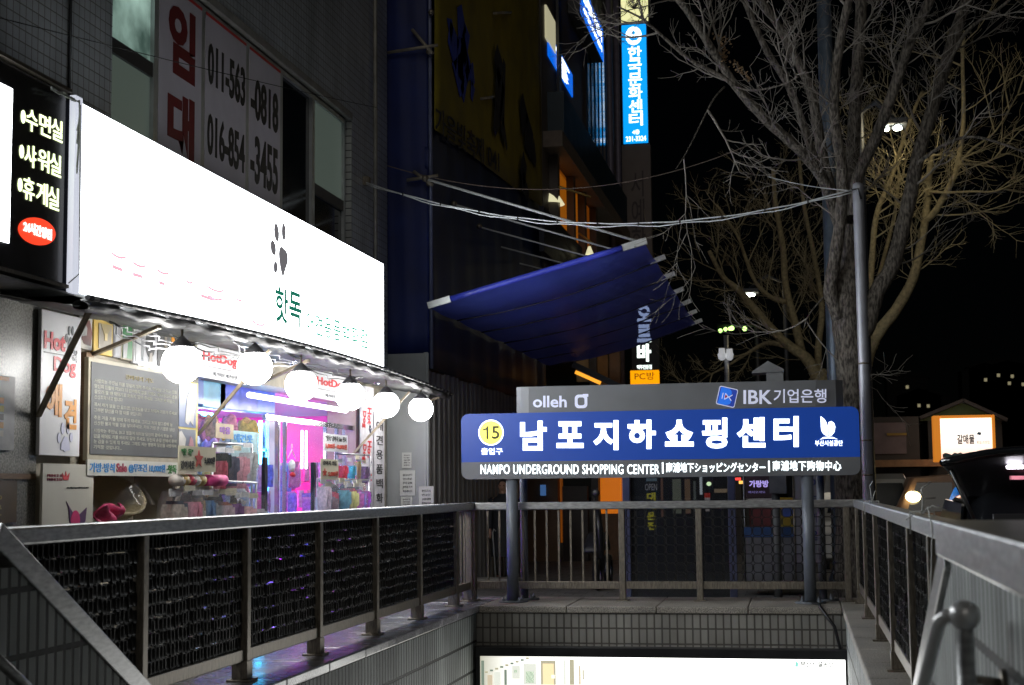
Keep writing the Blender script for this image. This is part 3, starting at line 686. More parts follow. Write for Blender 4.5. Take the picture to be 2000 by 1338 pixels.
t = thing('bath_house_sign', 'black lit sign with yellowish green words and a red oval at the left edge', 'sign', (-5.1, 8.5, 3))
Lr = RX(-5.04, 0, 0, 0, 0, raw=(4.5, 2.99, F.Y0 - .14, 4.30))
MB().box((-5.4, 4.5, 2.96), (-5.041, F.Y0 - .14, 4.33)).build('sign_box', mat('gloss_black_sign', (.008, .008, .01), .2, 0, .2, 3), t, bevel=.01)
b = MB()
for z in (2.93, 4.335): b.box((-5.42, 4.5, z), (-5.0, F.Y0 - .13, z + .025))
b.build('edge_trim', steel_dull, t)
a, c = PX(27, 175, -5.03), PX(16, 474, -5.03)
MB().box((-5.04, 4.6, c.z), (-5.03, (a.y + c.y) / 2, a.z)).build('white_panel', white_lit, t)
lim = emit('lit_lime_letters', (.86, 1, .55), 2.2)
for word, y, xs in (('수면실', 210, (51, 77, 100)), ('샤워실', 278, (48, 74, 97)), ('휴게실', 343, (45, 71, 93))):
    for i, (ch, x) in enumerate(zip(word, xs)):
        a = RX(-5.04, x, y + i * 9, x + 21, y + i * 9 + 52); a.text('lettering', ch, lim, t, 0, 0, 1, 1, bold=.01)
    q = PX(xs[0] - 6, y + 18, -5.04); MB().prism([(-5.04, q.y + .028 * math.cos(k), q.z + .045 * math.sin(k)) for k in [2 * math.pi * i / 16 for i in range(16)]], (.004, 0, 0)).build('bullet', lim, t)
ov = [PX(*p, -5.04) for p in ellpx(71.5, 452, 37, 26, .30, 36)]
o = MB().prism(ov, (.004, 0, 0)).build('red_oval', emit('lit_red', (1, .06, .02), 1.1), t)
a = RX(-5.035, 46, 430, 100, 470); a.text('lettering', '24시간영업', emit('lit_white_small', (1, .95, .9), 2.2), o, 0, .0, 1, 1, bold=.03)
q0, q1 = PX(100, 175, -4.99), PX(160, 200, -4.99)
wb = MB(); rnd = random.Random(3)
for k in range(5):
    wb.tube([PX(100 + 55 * u, 172 + 27 * u + rnd.uniform(-4, 4), -4.98 + rnd.uniform(-.03, .02)) for u in [i / 7 for i in range(8)]] + [PX(156, 205 + 60 * rnd.random(), -4.96), PX(150, 240 + 100 * rnd.random(), -4.97)], .006, 5)
wb.tube([PX(157 - .06 * i, 205 + i * 10, -4.95) for i in range(34)] + [PX(134, 553, -4.98)], .005, 5)
tag(wb.build('loose_wiring', mat('grey_cable', (.4, .42, .42), .4)), 'tangle of loose grey wires between the black sign and the white sign', 'wiring')

# ------------------------------------------------------------------ rolled awning under the sign, its arms, globe lamps
t = thing('folding_awning', 'dirty white awning rolled up under the shop sign on folding arms', 'awning', (-4.8, 15, 2.8))
y0, y1 = 9.4, 20.4; rnd = random.Random(4)
def zb(y): return 2.775 + .10 * math.sin((y - 9.4) / 11 * math.pi)
def roll(u, v):
    y = y0 + (y1 - y0) * u; a = 2 * math.pi * v
    r = .05 + .012 * math.sin(y * 9 + 3 * math.sin(a)) + .01 * math.sin(y * 23 + 2 * a)
    return (-4.76 + r * math.cos(a), y, zb(y) + r * .8 * math.sin(a))
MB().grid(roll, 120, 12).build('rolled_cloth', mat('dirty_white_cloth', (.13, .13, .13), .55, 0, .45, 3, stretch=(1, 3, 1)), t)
dm, n, l, p = nmat('dashed_edging'); geo = n.new('ShaderNodeNewGeometry'); wv = n.new('ShaderNodeTexWave'); wv.bands_direction = 'Y'; wv.inputs['Scale'].default_value = 1.6; wv.inputs['Distortion'].default_value = .6; l.new(geo.outputs['Position'], wv.inputs[0])
rp = n.new('ShaderNodeValToRGB'); rp.color_ramp.elements[0].color = (.02, .02, .025, 1); rp.color_ramp.elements[1].color = (.3, .3, .3, 1); rp.color_ramp.elements[0].position = .55; rp.color_ramp.elements[1].position = .75; l.new(wv.outputs[0], rp.inputs[0]); l.new(rp.outputs[0], p.inputs['Base Color'])
MB().tube([(-4.705, y0 + (y1 - y0) * i / 40, zb(y0 + (y1 - y0) * i / 40) + .045) for i in range(41)], .02, 8).build('dark_edging', dm, t)
def cloth(u, v):
    y = y0 + (y1 - y0) * u; x = -4.78 - .68 * v
    return (x, y, zb(y) - .01 + (2.885 - zb(y)) * v - .015 * math.sin(math.pi * v) - .008 * math.sin(y * 13 + 5 * v) - .006 * math.sin(y * 31 + 9 * v))
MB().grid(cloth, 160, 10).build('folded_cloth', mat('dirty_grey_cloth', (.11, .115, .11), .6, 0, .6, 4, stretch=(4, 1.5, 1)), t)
rust = mat('rusty_arm', (.33, .28, .2), .45, .4, .4, 10)
arms = [((175, 606), (75, 812)), ((312, 638), (182, 692)), ((527, 684), (388, 848)), ((603, 704), (505, 750)), ((800, 765), (690, 886)), ((858, 776), (770, 806))]
for (a, c), w in zip(arms, (.036, .036, .03, .03, .026, .026)):
    p, q = PX(*a, -4.78), PX(*c, XW + .03); MB().bar(p, q, w, .028).build('folding_arm', rust, t)
g_m = emit('glowing_globe', (1, .985, .96), 36)
lam = None
names = ['globe lamp over the blackboard, first of the glowing row', 'second globe lamp along, between the two red shop boards', 'third globe lamp along, in front of the shop door', 'fourth globe lamp along, by the right red shop board', 'fifth globe lamp along, over the vertical banner', 'last globe lamp of the row, before the steel sheet']
gl = [(355, 710, 40), (497.5, 718, 35.5), (588, 752, 33), (684, 773, 29.5), (754, 790, 26), (822, 799, 25)]
for (px, py, pr_), nm in zip(gl, names):
    q = PX(px, py, -4.76); 
    if lam is None:
        lam = thing('globe_lamp', nm, 'lamp', q, 'white globe lamps under the awning')
        MB().ball(q, .158, 32, 20).build('globe', g_m, lam)
        MB().lathe(q, [(.09, .125), (.10, .13), (.06, .175), (.02, .215), (.0, .215)], 20).build('lamp_cap', mat('grey_cap', (.2, .2, .22), .4, .5), lam)
        MB().tube([q + V((0, 0, .2)), q + V((0, 0, .29))], .01, 8).build('stem', steel_dull, lam)
    else: copy_thing(lam, q, nm)

# ------------------------------------------------------------------ boards, posters and pictures on the shop front
def paw(r, b, cx, cy, s, asp, mi=0):
    for dx, dy, a, c in ((-.16, .34, .10, .17), (.14, .36, .09, .17), (-.36, .06, .10, .15), (.34, .1, .09, .14)):
        b.prism(r.poly(ell(cx + dx * s * asp, cy + dy * s, a * s * asp, c * s, 12)), r.ext, mi)
    b.prism(r.poly([(cx + x * s * asp, cy + y * s) for x, y in ((-.05, .12), (.1, .1), (.24, -.1), (.28, -.28), (.1, -.3), (0, -.34), (-.12, -.28), (-.26, -.28), (-.24, -.1))]), r.ext, mi)
    return b
orange = mat('orange_vinyl', (.75, .30, .02), .45, 0, .15, 6); pale_blue = mat('pale_blue_print', (.55, .56, .72), .5, 0, .1, 6)
t = thing('vertical_shop_board', 'tall white board with red and orange lettering at the left of the blackboard', 'signboard', PX(116, 895, -5.46))
r = RX(-5.455, 82, 603, 155, 892); r.slab(.03).build('board', white_paint, t, bevel=.004)
r.text('lettering', 'Hot', red_m, t, .06, .73, .58, .855, bold=.04); r.text('lettering', 'Dog', red_m, t, .3, .555, .86, .69, bold=.03)
MB().prism(r.poly([(.06, .71), (.58, .71), (.58, .704), (.06, .704)]), r.ext).build('rule', ink, t)
paw(r, MB(), .72, .82, .2, 1.5).build('paw_print', mat('grey_print', (.1, .11, .12), .5), t)
r.text('lettering', '핫\n독', mat('grey_print', (.1, .11, .12), .5), t, .76, .67, .9, .755)
r.text('lettering', '애', orange, t, .12, .27, .52, .5, bold=.045); r.text('lettering', '견', orange, t, .58, .19, .9, .405, bold=.045)
paw(r, MB(), .62, .11, .24, 1.8).build('paw_print', pale_blue, t)

t = thing('dog_poster', 'cream poster with a purple eared toy below the tall shop board', 'poster', PX(130, 1015, -5.44))
r = RX(-5.43, 84, 905, 181, 1030); r.slab(.02).build('sheet', mat('poster_paper', (.62, .60, .52), .4, 0, .15, 1.5), t)
r.text('lettering', 'PRINCE &\nPRINCESS', mat('wine_ink', (.35, .03, .07), .5), t, .08, .74, .36, .84, align='LEFT')
MB().prism(r.poly([(.38, .75), (.48, .75), (.5, .86), (.45, .8), (.43, .89), (.41, .8), (.36, .86)]), r.ext).build('crown_emblem', red_m, t)
r.text('lettering', '강남애견유통애완용품전문', ink, t, .45, .62, .9, .645)
tb = MB(); tb.prism(r.poly([(.45, .42), (.5, .3), (.52, .1), (.58, .02), (.78, .02), (.84, .12), (.86, .32), (.7, .2), (.6, .22)]), r.ext, 0); tb.prism(r.poly(ell(.63, .12, .09, .16, 20), .003), r.ext, 1)
tb.build('toy_picture', [mat('purple_print', (.10, .04, .13), .5), mat('pink_print', (.65, .03, .17), .5)], t)

# blackboard with lines of pale writing
t = thing('blackboard', 'grey blackboard filled with small pale writing beside the shop door', 'blackboard', PX(260, 900, -5.44))
r = RX(-5.44, 176, 702, 347, 901); r.slab(.04, grow=.02).build('frame', mat('light_wood', (.42, .38, .28), .5, 0, .2, 8), t, bevel=.005)
MB().box((r.X, r.Y0 + .015, r.Z0 + .03), (r.X + .006, r.Y1 - .015, r.Z1 - .015)).build('slate', mat('slate_grey', (.075, .08, .085), .55, 0, .35, 2, stretch=(1, 1.5, .6)), t)
chalk = mat('chalk_yellow', (.62, .62, .5), .7, 0, .1, 10)
r.text('title', '강아지의 기도', mat('gold_print', (.42, .33, .1), .5), t, .36, .855, .68, .905, off=.007)
lines = ['사랑하는 주인님 저를 정답게 대해 주세요. 이 세상 그 어느 것도', '당신의 친절에 저보다 더 감사하지 않을 거예요. 제가 당신의 손을', '핥으려 할 때 막대기로 때리지 말아 주세요. 그러면 제 마음이', '산산조각 나고 맙니다', None, '혹시 제가 말을 안 들으면, 인내심을 갖고 저에게 가르쳐 주세요', '그러면 당신을 더 잘 따를 것입니다', None, '추운 겨울 저를 밖에 두지 마세요. 그리고 저의 밥그릇에 늘', '신선한 물과 먹을 것을 넣어주세요. 저의 가장 큰 기쁨은 당신', None, '사랑하는 주인님, 늙고 병들어 더이상 당신의 곁에서 뛰놀 수', '없을 때에도 저를 버리지 말아 주세요. 당신의 손길 안에서 편히', '눈 감을 수 있게 해 주세요. 그때도 저는 영원히 당신을 사랑하며', '기억할 것입니다...']
wb = MB(); v = .80
for s in lines:
    if s is None: v -= .022; continue
    u1 = min(.97, .04 + .93 * len(s) / 35); text_mb(s, r.p(.04, v - .028, .007), r.p(u1, v - .028) - r.p(.04, v - .028), r.p(.04, v + .012) - r.p(.04, v - .028), ext=.001, b=wb); v -= .0555
wb.build('writing', chalk, t)
# strip with the bag sale price
t = thing('sale_strip', 'pale sale strip with blue and red lettering under the blackboard', 'sign', PX(260, 938, -5.42))
r = RX(-5.42, 171, 897, 347, 931); r.slab(.012).build('strip', mat('strip_paper', (.6, .6, .55), .5, 0, .1, 4), t)
blu = mat('blue_vinyl', (.02, .25, .62), .45, 0, .1, 5)
r.text('lettering', '가방·방석', blu, t, .02, .2, .27, .8, bold=.02); r.text('lettering', 'Sale', mat('wine_ink', (.35, .03, .07), .5), t, .29, .24, .4, .82, bold=.03); r.text('lettering', '@무조건 10,000원', blu, t, .42, .2, .84, .82, bold=.02); r.text('lettering', '·핫독', mat('green_vinyl', (.03, .2, .04), .5), t, .86, .2, .98, .82, bold=.03)
# led strip on top of the blackboard
b = MB()
for i in range(7): p = PX(276 + i * 12.6, 710 + i * 3.4, -5.42); b.box((p.x - .01, p.y - .045, p.z - .016), (p.x + .01, p.y + .045, p.z + .016))
tag(b.build('led_strip', emit('led_white', (.85, .9, 1), 5), bevel=.008), 'string of small white lamps along the top of the blackboard', 'light string')

# pictures propped above the blackboard
def picture(px, label, fcol, parts, X=-5.47, rot_=0):
    r = RX(X, *px); t = thing('framed_picture', label, 'picture', r.p(.5, 0), 'pictures propped above the blackboard')
    r.slab(.03).build('picture_frame', mat('frame_%g_%g' % (fcol[0], fcol[1]), fcol, .5, 0, .2, 8), t, bevel=.006)
    b = MB(); ms = []
    for poly, col in parts: b.prism(r.poly(poly, .002 + .003 * len(ms)), r.ext, len(ms)); ms.append(mat('print_%g_%g_%g' % col, col, .4, 0, .3, 7))
    b.build('print', ms, t)
picture((156, 612, 180, 685), 'picture of a brown animal on pale ground, leftmost above the blackboard', (.35, .33, .28), [([(.08, .06), (.92, .06), (.92, .94), (.08, .94)], (.5, .48, .42)), ([(.1, .3), (.3, .15), (.8, .12), (.9, .5), (.7, .85), (.3, .9)], (.13, .03, .02)), ([(.1, .35), (.45, .4), (.5, .6), (.3, .75), (.1, .65)], (.4, .4, .38))])
picture((184, 618, 220, 697), 'mustard yellow framed picture of a house gable above the blackboard', (.55, .38, .08), [([(.22, .16), (.9, .16), (.9, .85), (.22, .85)], (.28, .25, .2)), ([(.3, .85), (.9, .85), (.55, .45)], (.35, .28, .13)), ([(.5, .4), (.64, .4), (.64, .6), (.5, .6)], (.6, .48, .25))])
picture((223, 625, 236, 700), 'narrow grey picture squeezed between the yellow and the green ones', (.3, .3, .31), [([(.1, .05), (.9, .05), (.9, .6), (.1, .6)], (.36, .36, .38))])
picture((237, 628, 259, 706), 'green picture with a torn paper top above the blackboard', (.4, .36, .26), [([(.12, .05), (.9, .05), (.9, .9), (.12, .9)], (.03, .22, .06)), ([(.12, .05), (.4, .05), (.5, .45), (.12, .6)], (.35, .35, .36))])
picture((262, 632, 276, 712), 'narrow white picture right of the green one', (.6, .6, .6), [([(.2, .05), (.8, .05), (.8, .9), (.2, .9)], (.66, .66, .66))])
picture((277, 636, 307, 716), 'picture of a shaggy black dog above the blackboard', (.42, .43, .44), [([(.08, .06), (.92, .06), (.92, .94), (.08, .94)], (.5, .5, .52)), (ell(.5, .55, .3, .36, 16), (.03, .03, .03)), ([(.4, .08), (.62, .1), (.6, .34), (.45, .3)], (.4, .36, .3))])
picture((309, 648, 330, 722), 'dark framed picture beside the first globe lamp', (.1, .1, .1), [([(.55, .1), (.75, .1), (.75, .9), (.55, .9)], (.36, .32, .26))])
picture((332, 648, 372, 736), 'orange and yellow picture behind the first globe lamp', (.35, .36, .33), [([(.05, .1), (.6, .1), (.6, .85), (.05, .85)], (.62, .5, .12)), ([(.05, .7), (.6, .85), (.05, .92)], (.75, .3, .04))])

# poster with a white dog, yellow frame
t = thing('dog_photo_poster', 'poster of a white dog in a yellow frame beside the blackboard', 'poster', PX(366, 880, -5.43))
r = RX(-5.44, 349, 742, 386, 880); r.slab(.02).build('picture_frame', mat('yellow_frame', (.68, .56, .14), .45), t, bevel=.004)
b = MB(); b.prism(r.poly([(.0, .33), (.86, .33), (.86, .97), (0, .97)], .002), r.ext, 0); b.prism(r.poly([(.3, .4), (.45, .36), (.55, .42), (.7, .36), (.78, .6), (.72, .8), (.55, .88), (.4, .78)], .006), r.ext, 1); b.prism(r.poly([(.0, .04), (.86, .04), (.86, .3), (0, .3)], .002), r.ext, 2); b.prism(r.poly([(.0, .04), (.3, .04), (.35, .16), (.12, .27), (0, .25)], .006), r.ext, 1); b.prism(r.poly([(.5, .06), (.75, .05), (.7, .16), (.58, .2)], .006), r.ext, 3)
b.build('print', [mat('dusk_blue_print', (.2, .25, .42), .4, 0, .3, 3), mat('fur_white_print', (.6, .58, .55), .5, 0, .2, 12), mat('slate_print', (.16, .18, .24), .4, 0, .4, 6), mat('pink_skin_print', (.5, .25, .28), .5)], t)

def hotdog_board(px, label, clip=0):
    r = RX(-5.34, *px); t = thing('hanging_shop_board', label, 'signboard', r.p(.5, 0), 'white shop boards with red serif lettering')
    r.slab(.025).build('board', white_paint, t, bevel=.004)
    r.text('lettering', 'HotDog', red_m, t, .1, .42, .8, .8, bold=.03)
    MB().prism(r.poly([(.1, .36), (.68, .36), (.68, .345), (.1, .345)]), r.ext).build('rule', ink, t)
    paw(r, MB(), .86, .78, .22, .45).build('paw_print', mat('grey_print', (.1, .11, .12), .5), t)
    r.text('small_print', '애견미용 애견호텔', mat('grey_print', (.1, .11, .12), .5), t, .3, .1, .8, .22)
hotdog_board((386, 668, 480, 752), 'white board with red lettering hanging between the first two globe lamps')
hotdog_board((610, 722, 690, 790), 'white board with red lettering partly behind the fourth globe lamp')
t = thing('upright_banner', 'narrow white banner with a column of red words right of the shop door', 'banner', PX(717, 995, -5.42))
r = RX(-5.42, 704, 752, 730, 1010); r.slab(.01).build('sheet', mat('banner_cloth', (.72, .7, .74), .6), t)
for k in range(4):
    v = .84 - k * .255
    o_, U_, V_ = r.p(.52, v, .001), r.p(.52, v - .13) - r.p(.52, v), r.p(.82, v) - r.p(.52, v)
    text('lettering', 'Hot', red_m, t, o_, U_, V_, bold=.03)
    o_ = r.p(.12, v - .03, .001); text('lettering', 'Dog', red_m, t, o_, U_, V_, bold=.03)
    paw(r, MB(), .72, v - .17, .07, 3.2).build('paw_print', navy, t)
t = thing('upright_banner', 'narrow pale banner with a column of brushed black letters beside the steel sheet', 'banner', PX(740, 995, -5.42))
r = RX(-5.40, 731, 800, 751, 1010); r.slab(.01).build('sheet', mat('banner_cloth', (.72, .7, .74), .6), t)
for k, ch in enumerate('애견용품백화점'): r.text('lettering', ch, ink, t, .18, .9 - k * .135 - .09, .82, .9 - k * .135, bold=.012)

# granite pier: leaflets
t = thing('menu_poster', 'grey menu poster with an orange stripe on the granite pier', 'poster', PX(10, 895, -5.47))
r = RX(-5.48, -30, 728, 27, 880); r.slab(.01).build('sheet', mat('grey_poster', (.3, .3, .31), .5), t)
b = MB()
for k, col in enumerate(((.6, .25, .05), (.55, .42, .05), (.04, .04, .04), (.5, .25, .05), (.45, .4, .35))): b.prism(r.poly([(.4, .62 - k * .11), (.62, .62 - k * .11), (.62, .7 - k * .11), (.4, .7 - k * .11)]), r.ext, k)
b.prism(r.poly([(.1, .93), (.78, .93), (.78, .985), (.1, .985)]), r.ext, 0)
b.build('print', [mat('menu_print_%d' % k, col, .5) for k, col in enumerate(((.6, .25, .05), (.55, .42, .05), (.04, .04, .04), (.5, .25, .05), (.45, .4, .35)))], t)
t = thing('bar_poster', 'dark brown poster low on the granite pier', 'poster', PX(5, 1015, -5.47))
r = RX(-5.48, -30, 938, 32, 1020); r.slab(.012).build('sheet', mat('brown_poster', (.13, .08, .03), .35, 0, .4, 4), t); r.text('lettering', 'b\na\nr', mat('gold_print', (.42, .33, .1), .5), t, .38, .1, .52, .7)
tag(MB().box((XW - .01, 5, 1.6), (XW + .015, 10.2, 1.64)).build('signal_rail', brown_m), 'thin brown ledge across the granite pier', 'ledge')

# ------------------------------------------------------------------ goods hung outside the shop
bag_mats = {}
def bag(px, py, w, h, col, label, grp, X, yaw=0, tint=.35):
    """one clear bag with a folded garment inside: film, card header, garment"""
    rn = random.Random(int(px * 3 + py)); q = PX(px, py, X) + V((rn.uniform(-.04, .04), 0, rn.uniform(-.05, .02))); yaw += rn.uniform(-.35, .25); h *= rn.uniform(.85, 1.1); t = thing('hanging_bag', label, 'bag', q - V((0, 0, h)), grp)
    ca, sa = math.cos(yaw), math.sin(yaw); rnd = random.Random(int(px * 7 + py))
    ph = rnd.uniform(0, 6)
    def P(u, v, s): 
        y = (u - .5) * w * min(1, .72 + 1.1 * v); d = s * (.028 * math.sin(math.pi * min(1, max(0, u))) ** .6 * math.sin(math.pi * min(1, v * .92 + .05)) ** .6 + .004 * math.sin(17 * u + ph) * math.sin(13 * v + ph))
        return (q.x + d * ca - y * sa, q.y + y * ca + d * sa, q.z - h * v)
    g = MB()
    g0, g1 = rn.uniform(.12, .3), rn.uniform(.72, .92); gt_ = rn.uniform(.15, .3)
    g.grid(lambda u, v: P(g0 + (g1 - g0) * u * (1 - .25 * v), gt_ + (.9 - gt_) * v, .8), 6, 8).grid(lambda u, v: P(g1 - (g1 - g0) * u * (1 - .25 * v), gt_ + (.9 - gt_) * v, -.8), 6, 8)
    g.grid(lambda u, v: P(max(.04, g0 - .12) + .25 * u, gt_ + .04 + (.3 + .15 * u) * v, .55), 3, 4)
    g.build('garment', mat('cloth_%g_%g_%g' % col, col, .8, 0, .35, 30), t)
    f = MB().grid(lambda u, v: P(u, v, 1.15), 7, 9).grid(lambda u, v: P(1 - u, v, -1.15), 7, 9)
    f.build('clear_film', glass('bag_film', (.7, .7, .75), .055, .1, .9), t)
    c = MB().box((q.x - .006, q.y - w * .3, q.z - .03), (q.x + .006, q.y + w * .3, q.z + .015)); c.build('header_card', cream if rnd.random() < .5 else white_paint, t)
    return t
rowA = [(338, (.05, .07, .12), 'clear bag with grey film and navy trim, first on the low rail'), (360, (.4, .4, .42), 'pale grey garment bag next to the navy trimmed one'), (378, (.5, .36, .14), 'ochre garment bag on the low rail'), (396, (.36, .36, .36), 'mid grey garment bag on the low rail'), (413, (.12, .08, .22), 'dark violet garment bag on the low rail'), (430, (.65, .3, .22), 'salmon garment bag on the low rail'), (448, (.7, .65, .2), 'yellow garment bag with a dark bow on the low rail'), (468, (.75, .2, .3), 'pink garment bag with red edge at the end of the low rail')]
for px, col, lab in rowA: bag(px, 948 + (px - 338) * .06, .4, .52, col, lab, 'garment bags on the low rail', -5.05, 1.15)
rowB = [(424, (.75, .22, .3), 'hot pink garment hung behind the star price card'), (438, (.02, .05, .05), 'black spotted garment in a clear bag'), (452, (.12, .13, .2), 'dark starred garment bag beside the black spotted one'), (466, (.7, .35, .42), 'pale pink checked garment bag'), (480, (.55, .6, .6), 'silver white garment bag below the light blue card')]
for px, col, lab in rowB: bag(px, 872, .34, .4, col, lab, 'garment bags on the upper rail', -5.15, 1.1)
rowC = [(668, (.7, .04, .05), 'red packet on the rack right of the door'), (681, (.08, .42, .45), 'turquoise packet right of the red one'), (692, (.5, .42, .1), 'yellow and white packet on the right rack'), (705, (.35, .25, .35), 'mauve packet on the right rack'), (716, (.12, .1, .12), 'dark packet at the right end of the rack')]
for px, col, lab in rowC: bag(px, 893, .26, .29, col, lab, 'packets on the right rack', -5.2, 1.0)
rowD = [(630, (.55, .45, .5), 'pale pink garment bag low on the right rack'), (642, (.5, .12, .35), 'magenta garment bag low on the right rack'), (652, (.12, .4, .45), 'teal garment bag low on the right rack'), (661, (.7, .6, .15), 'yellow garment bag low on the right rack'), (672, (.55, .05, .08), 'crimson garment bag low on the right rack'), (685, (.6, .15, .15), 'red and clear garment bag low on the right rack'), (699, (.6, .12, .5), 'violet polka dot bag low on the right rack'), (712, (.55, .1, .45), 'second violet polka dot bag, rightmost on the low rack')]
for px, col, lab in rowD: bag(px, 942, .36, .45, col, lab, 'garment bags on the right rack', -5.0, 1.15)
extra = [(349, (.6, .55, .5)), (369, (.7, .3, .4)), (387, (.75, .7, .6)), (404, (.2, .35, .6)), (422, (.6, .15, .2)), (440, (.7, .6, .65)), (458, (.3, .15, .4)), (476, (.75, .5, .55)), (492, (.5, .5, .55))]
adj = ['cream', 'rose', 'ivory', 'denim blue', 'brick red', 'lilac white', 'plum', 'blush', 'silver']
for (px, col), w_ in zip(extra, adj): bag(px, 952 + (px - 338) * .05, .36, .5, col, w_ + ' garment bag in the front layer of the low rail', 'garment bags on the low rail', -4.97, 1.2)
for (px, col, w_) in ((631, (.75, .6, .65), 'blush'), (647, (.7, .1, .15), 'scarlet'), (664, (.2, .5, .6), 'sea blue'), (678, (.8, .75, .3), 'lemon'), (693, (.7, .2, .6), 'orchid'), (707, (.35, .2, .5), 'grape')): bag(px, 938, .3, .42, col, w_ + ' garment bag in the front layer right of the shop door', 'garment bags on the right rack', -4.93, 1.2)
rnd = random.Random(77); lc = [((.8, .75, .7), 'white'), ((.8, .35, .5), 'pink'), ((.8, .6, .2), 'yellow'), ((.75, .2, .2), 'red'), ((.45, .6, .8), 'pale blue'), ((.6, .4, .75), 'lilac'), ((.75, .5, .3), 'peach')]
for i in range(56):
    y = 13.45 + 1.75 * rnd.random(); x = -5.62 - .5 * rnd.random(); z = rnd.choice((1.5, 1.75, 2.0, 2.25)) + rnd.uniform(-.05, .05); c_, nm = lc[i % 7]; w, h = rnd.uniform(.1, .18), rnd.uniform(.16, .28)
    tag(MB().grid(lambda u, v: (x + w * (u - .5) * (1 + .5 * math.sin(3.1 * v)), y + .03 * math.sin(math.pi * u + i) + .012 * math.sin(9 * v + i), z - h * v + .02 * math.sin(7 * u + i)), 6, 7).build('pet_garment', mat('pet_cloth_' + nm.replace(' ', '_'), c_, .7, 0, .45, 28), solid=.015), nm + ' pet garment hanging in the bright left part of the shop opening', 'garment', 'pet garments hanging in the shop opening')
rk = mat('rack_steel', (.5, .5, .52), .3, .8)
for pts, lab in (([(340, 936), (500, 943)], 'chrome garment rail left of the shop door'), ([(415, 866), (492, 868)], 'short upper garment rail near the star price card'), ([(620, 935), (720, 938)], 'chrome garment rail right of the shop door'), ([(655, 886), (722, 889)], 'short packet rail right of the shop door')):
    X = -5.05 if pts[0][1] > 900 else -5.17; p, q = PX(*pts[0], X), PX(*pts[1], X)
    t = thing('garment_rail', lab, 'rail', (p.x, (p.y + q.y) / 2, 0)); MB().tube([p, q], .012, 8).build('crossbar', rk, t)
    for e in (p, q): MB().tube([e, (e.x, e.y, .02)], .012, 8).tube([(e.x - .2, e.y, .02), (e.x + .2, e.y, .02)], .012, 6).build('leg', rk, t)
# rolls of ribbon on the first rail
for k, (px, col, lab) in enumerate(((346, (.6, .55, .5), 'white ribbon roll at the left end of the rail'), (356, (.55, .38, .15), 'tan ribbon roll next to the white one'), (368, (.6, .08, .12), 'red ribbon roll on the rail'), (377, (.62, .6, .55), 'cream ribbon roll right of the red one'), (388, (.55, .4, .16), 'second tan ribbon roll, left of the wide pink roll'))):
    q = PX(px, 938, -5.0); tag(MB().lathe(q - V((0, .07, 0)), [(.0, 0), (.048, 0), (.048, .14), (0, .14)], 18, (0, 1, 0)).build('ribbon_roll', mat('ribbon_%d' % k, col, .6, 0, .15, 20)), lab, 'roll', 'ribbon rolls on the rail')
q = PX(405, 938, -5.0); tag(MB().lathe(q - V((0, .05, 0)), [(0, 0), (.05, 0), (.05, .42), (0, .42)], 18, (0, 1, 0)).build('ribbon_roll', mat('ribbon_pink', (.75, .08, .3), .6)), 'wide hot pink ribbon roll on the rail', 'roll', 'ribbon rolls on the rail')
# small clutter under the awning: spotlights and looping cables
for px, py, lab in ((571, 705, 'small round spotlight between the second and third globe lamps'), (735, 744, 'small round spotlight above the fifth globe lamp'), (418, 655, 'small round spotlight above the first red lettered board')):
    q = PX(px, py, -5.2); t = thing('spotlight', lab, 'lamp', q, 'spotlights under the awning'); MB().lathe(q, [(0, .05), (.03, .045), (.05, .0), (.045, -.03), (0, -.02)], 16, (-.8, .3, .5)).build('housing', mat('chrome_frame', (.7, .7, .75), .15, .9, .1, 4), t); MB().ball(q + V((.03, -.012, -.02)), .022, 12, 8).build('bulb', emit('spot_bulb', (.7, .75, 1), 6), t)
rnd = random.Random(17)
for k, (a, c) in enumerate((((215, 628), (352, 668)), ((330, 652), (470, 690)), ((455, 668), (585, 705)), ((560, 690), (700, 735)))):
    p, q = PX(*a, -4.95), PX(*c, -4.95); b = MB()
    for m_ in range(3): b.tube([p.lerp(q, i / 14) + V((.05 * math.sin(i + m_), 0, -.05 * m_ * math.sin(math.pi * i / 14) - .03 * abs(math.sin(i * 1.1 + m_)))) for i in range(15)], .006, 5)
    tag(b.build('lamp_cable', mat('lamp_cable_%d' % (k % 2), ((.45, .45, .48), (.03, .03, .03))[k % 2], .5)), ('pale drooping lamp cable above the blackboard', 'dark drooping lamp cable at the first globe lamp', 'pale drooping lamp cable between the second and third globe lamps', 'dark drooping lamp cable beside the fourth globe lamp')[k], 'cable', 'lamp cables under the awning')
# price cards
def card(px, label, X, parts, base=cream):
    r = RX(X, *px); t = thing('price_card', label, 'price card', r.p(.5, 0), 'price cards outside the shop'); r.slab(.008).build('card', base, t)
    for kind, a in parts:
        if kind == 'star':
            cx, cy, s, asp = a; r_ = [(1 if i % 2 == 0 else .45) for i in range(10)]
            MB().prism(r.poly([(cx + s * asp * r_[i] * math.sin(i * math.pi / 5), cy + s * r_[i] * math.cos(i * math.pi / 5)) for i in range(10)]), r.ext).build('star', mat('star_red', (.6, .06, .03), .5), t)
        else: s, m, u0, v0, u1, v1, bo = a; r.text('lettering', s, m, t, u0, v0, u1, v1, bold=bo)
gi = mat('green_vinyl', (.03, .2, .04), .5); ri = mat('star_red', (.6, .06, .03), .5)
card((350, 870, 421, 922), 'cream price card with a red star burst left of the shop door', -4.95, [('star', (.52, .5, .38, .32)), ('t', ('"핫 독"', gi, .05, .62, .36, .9, .02)), ('t', ('강아지옷', ink, .04, .1, .4, .42, .01)), ('t', ('5,000원', ink, .68, .3, .97, .62, .01))])
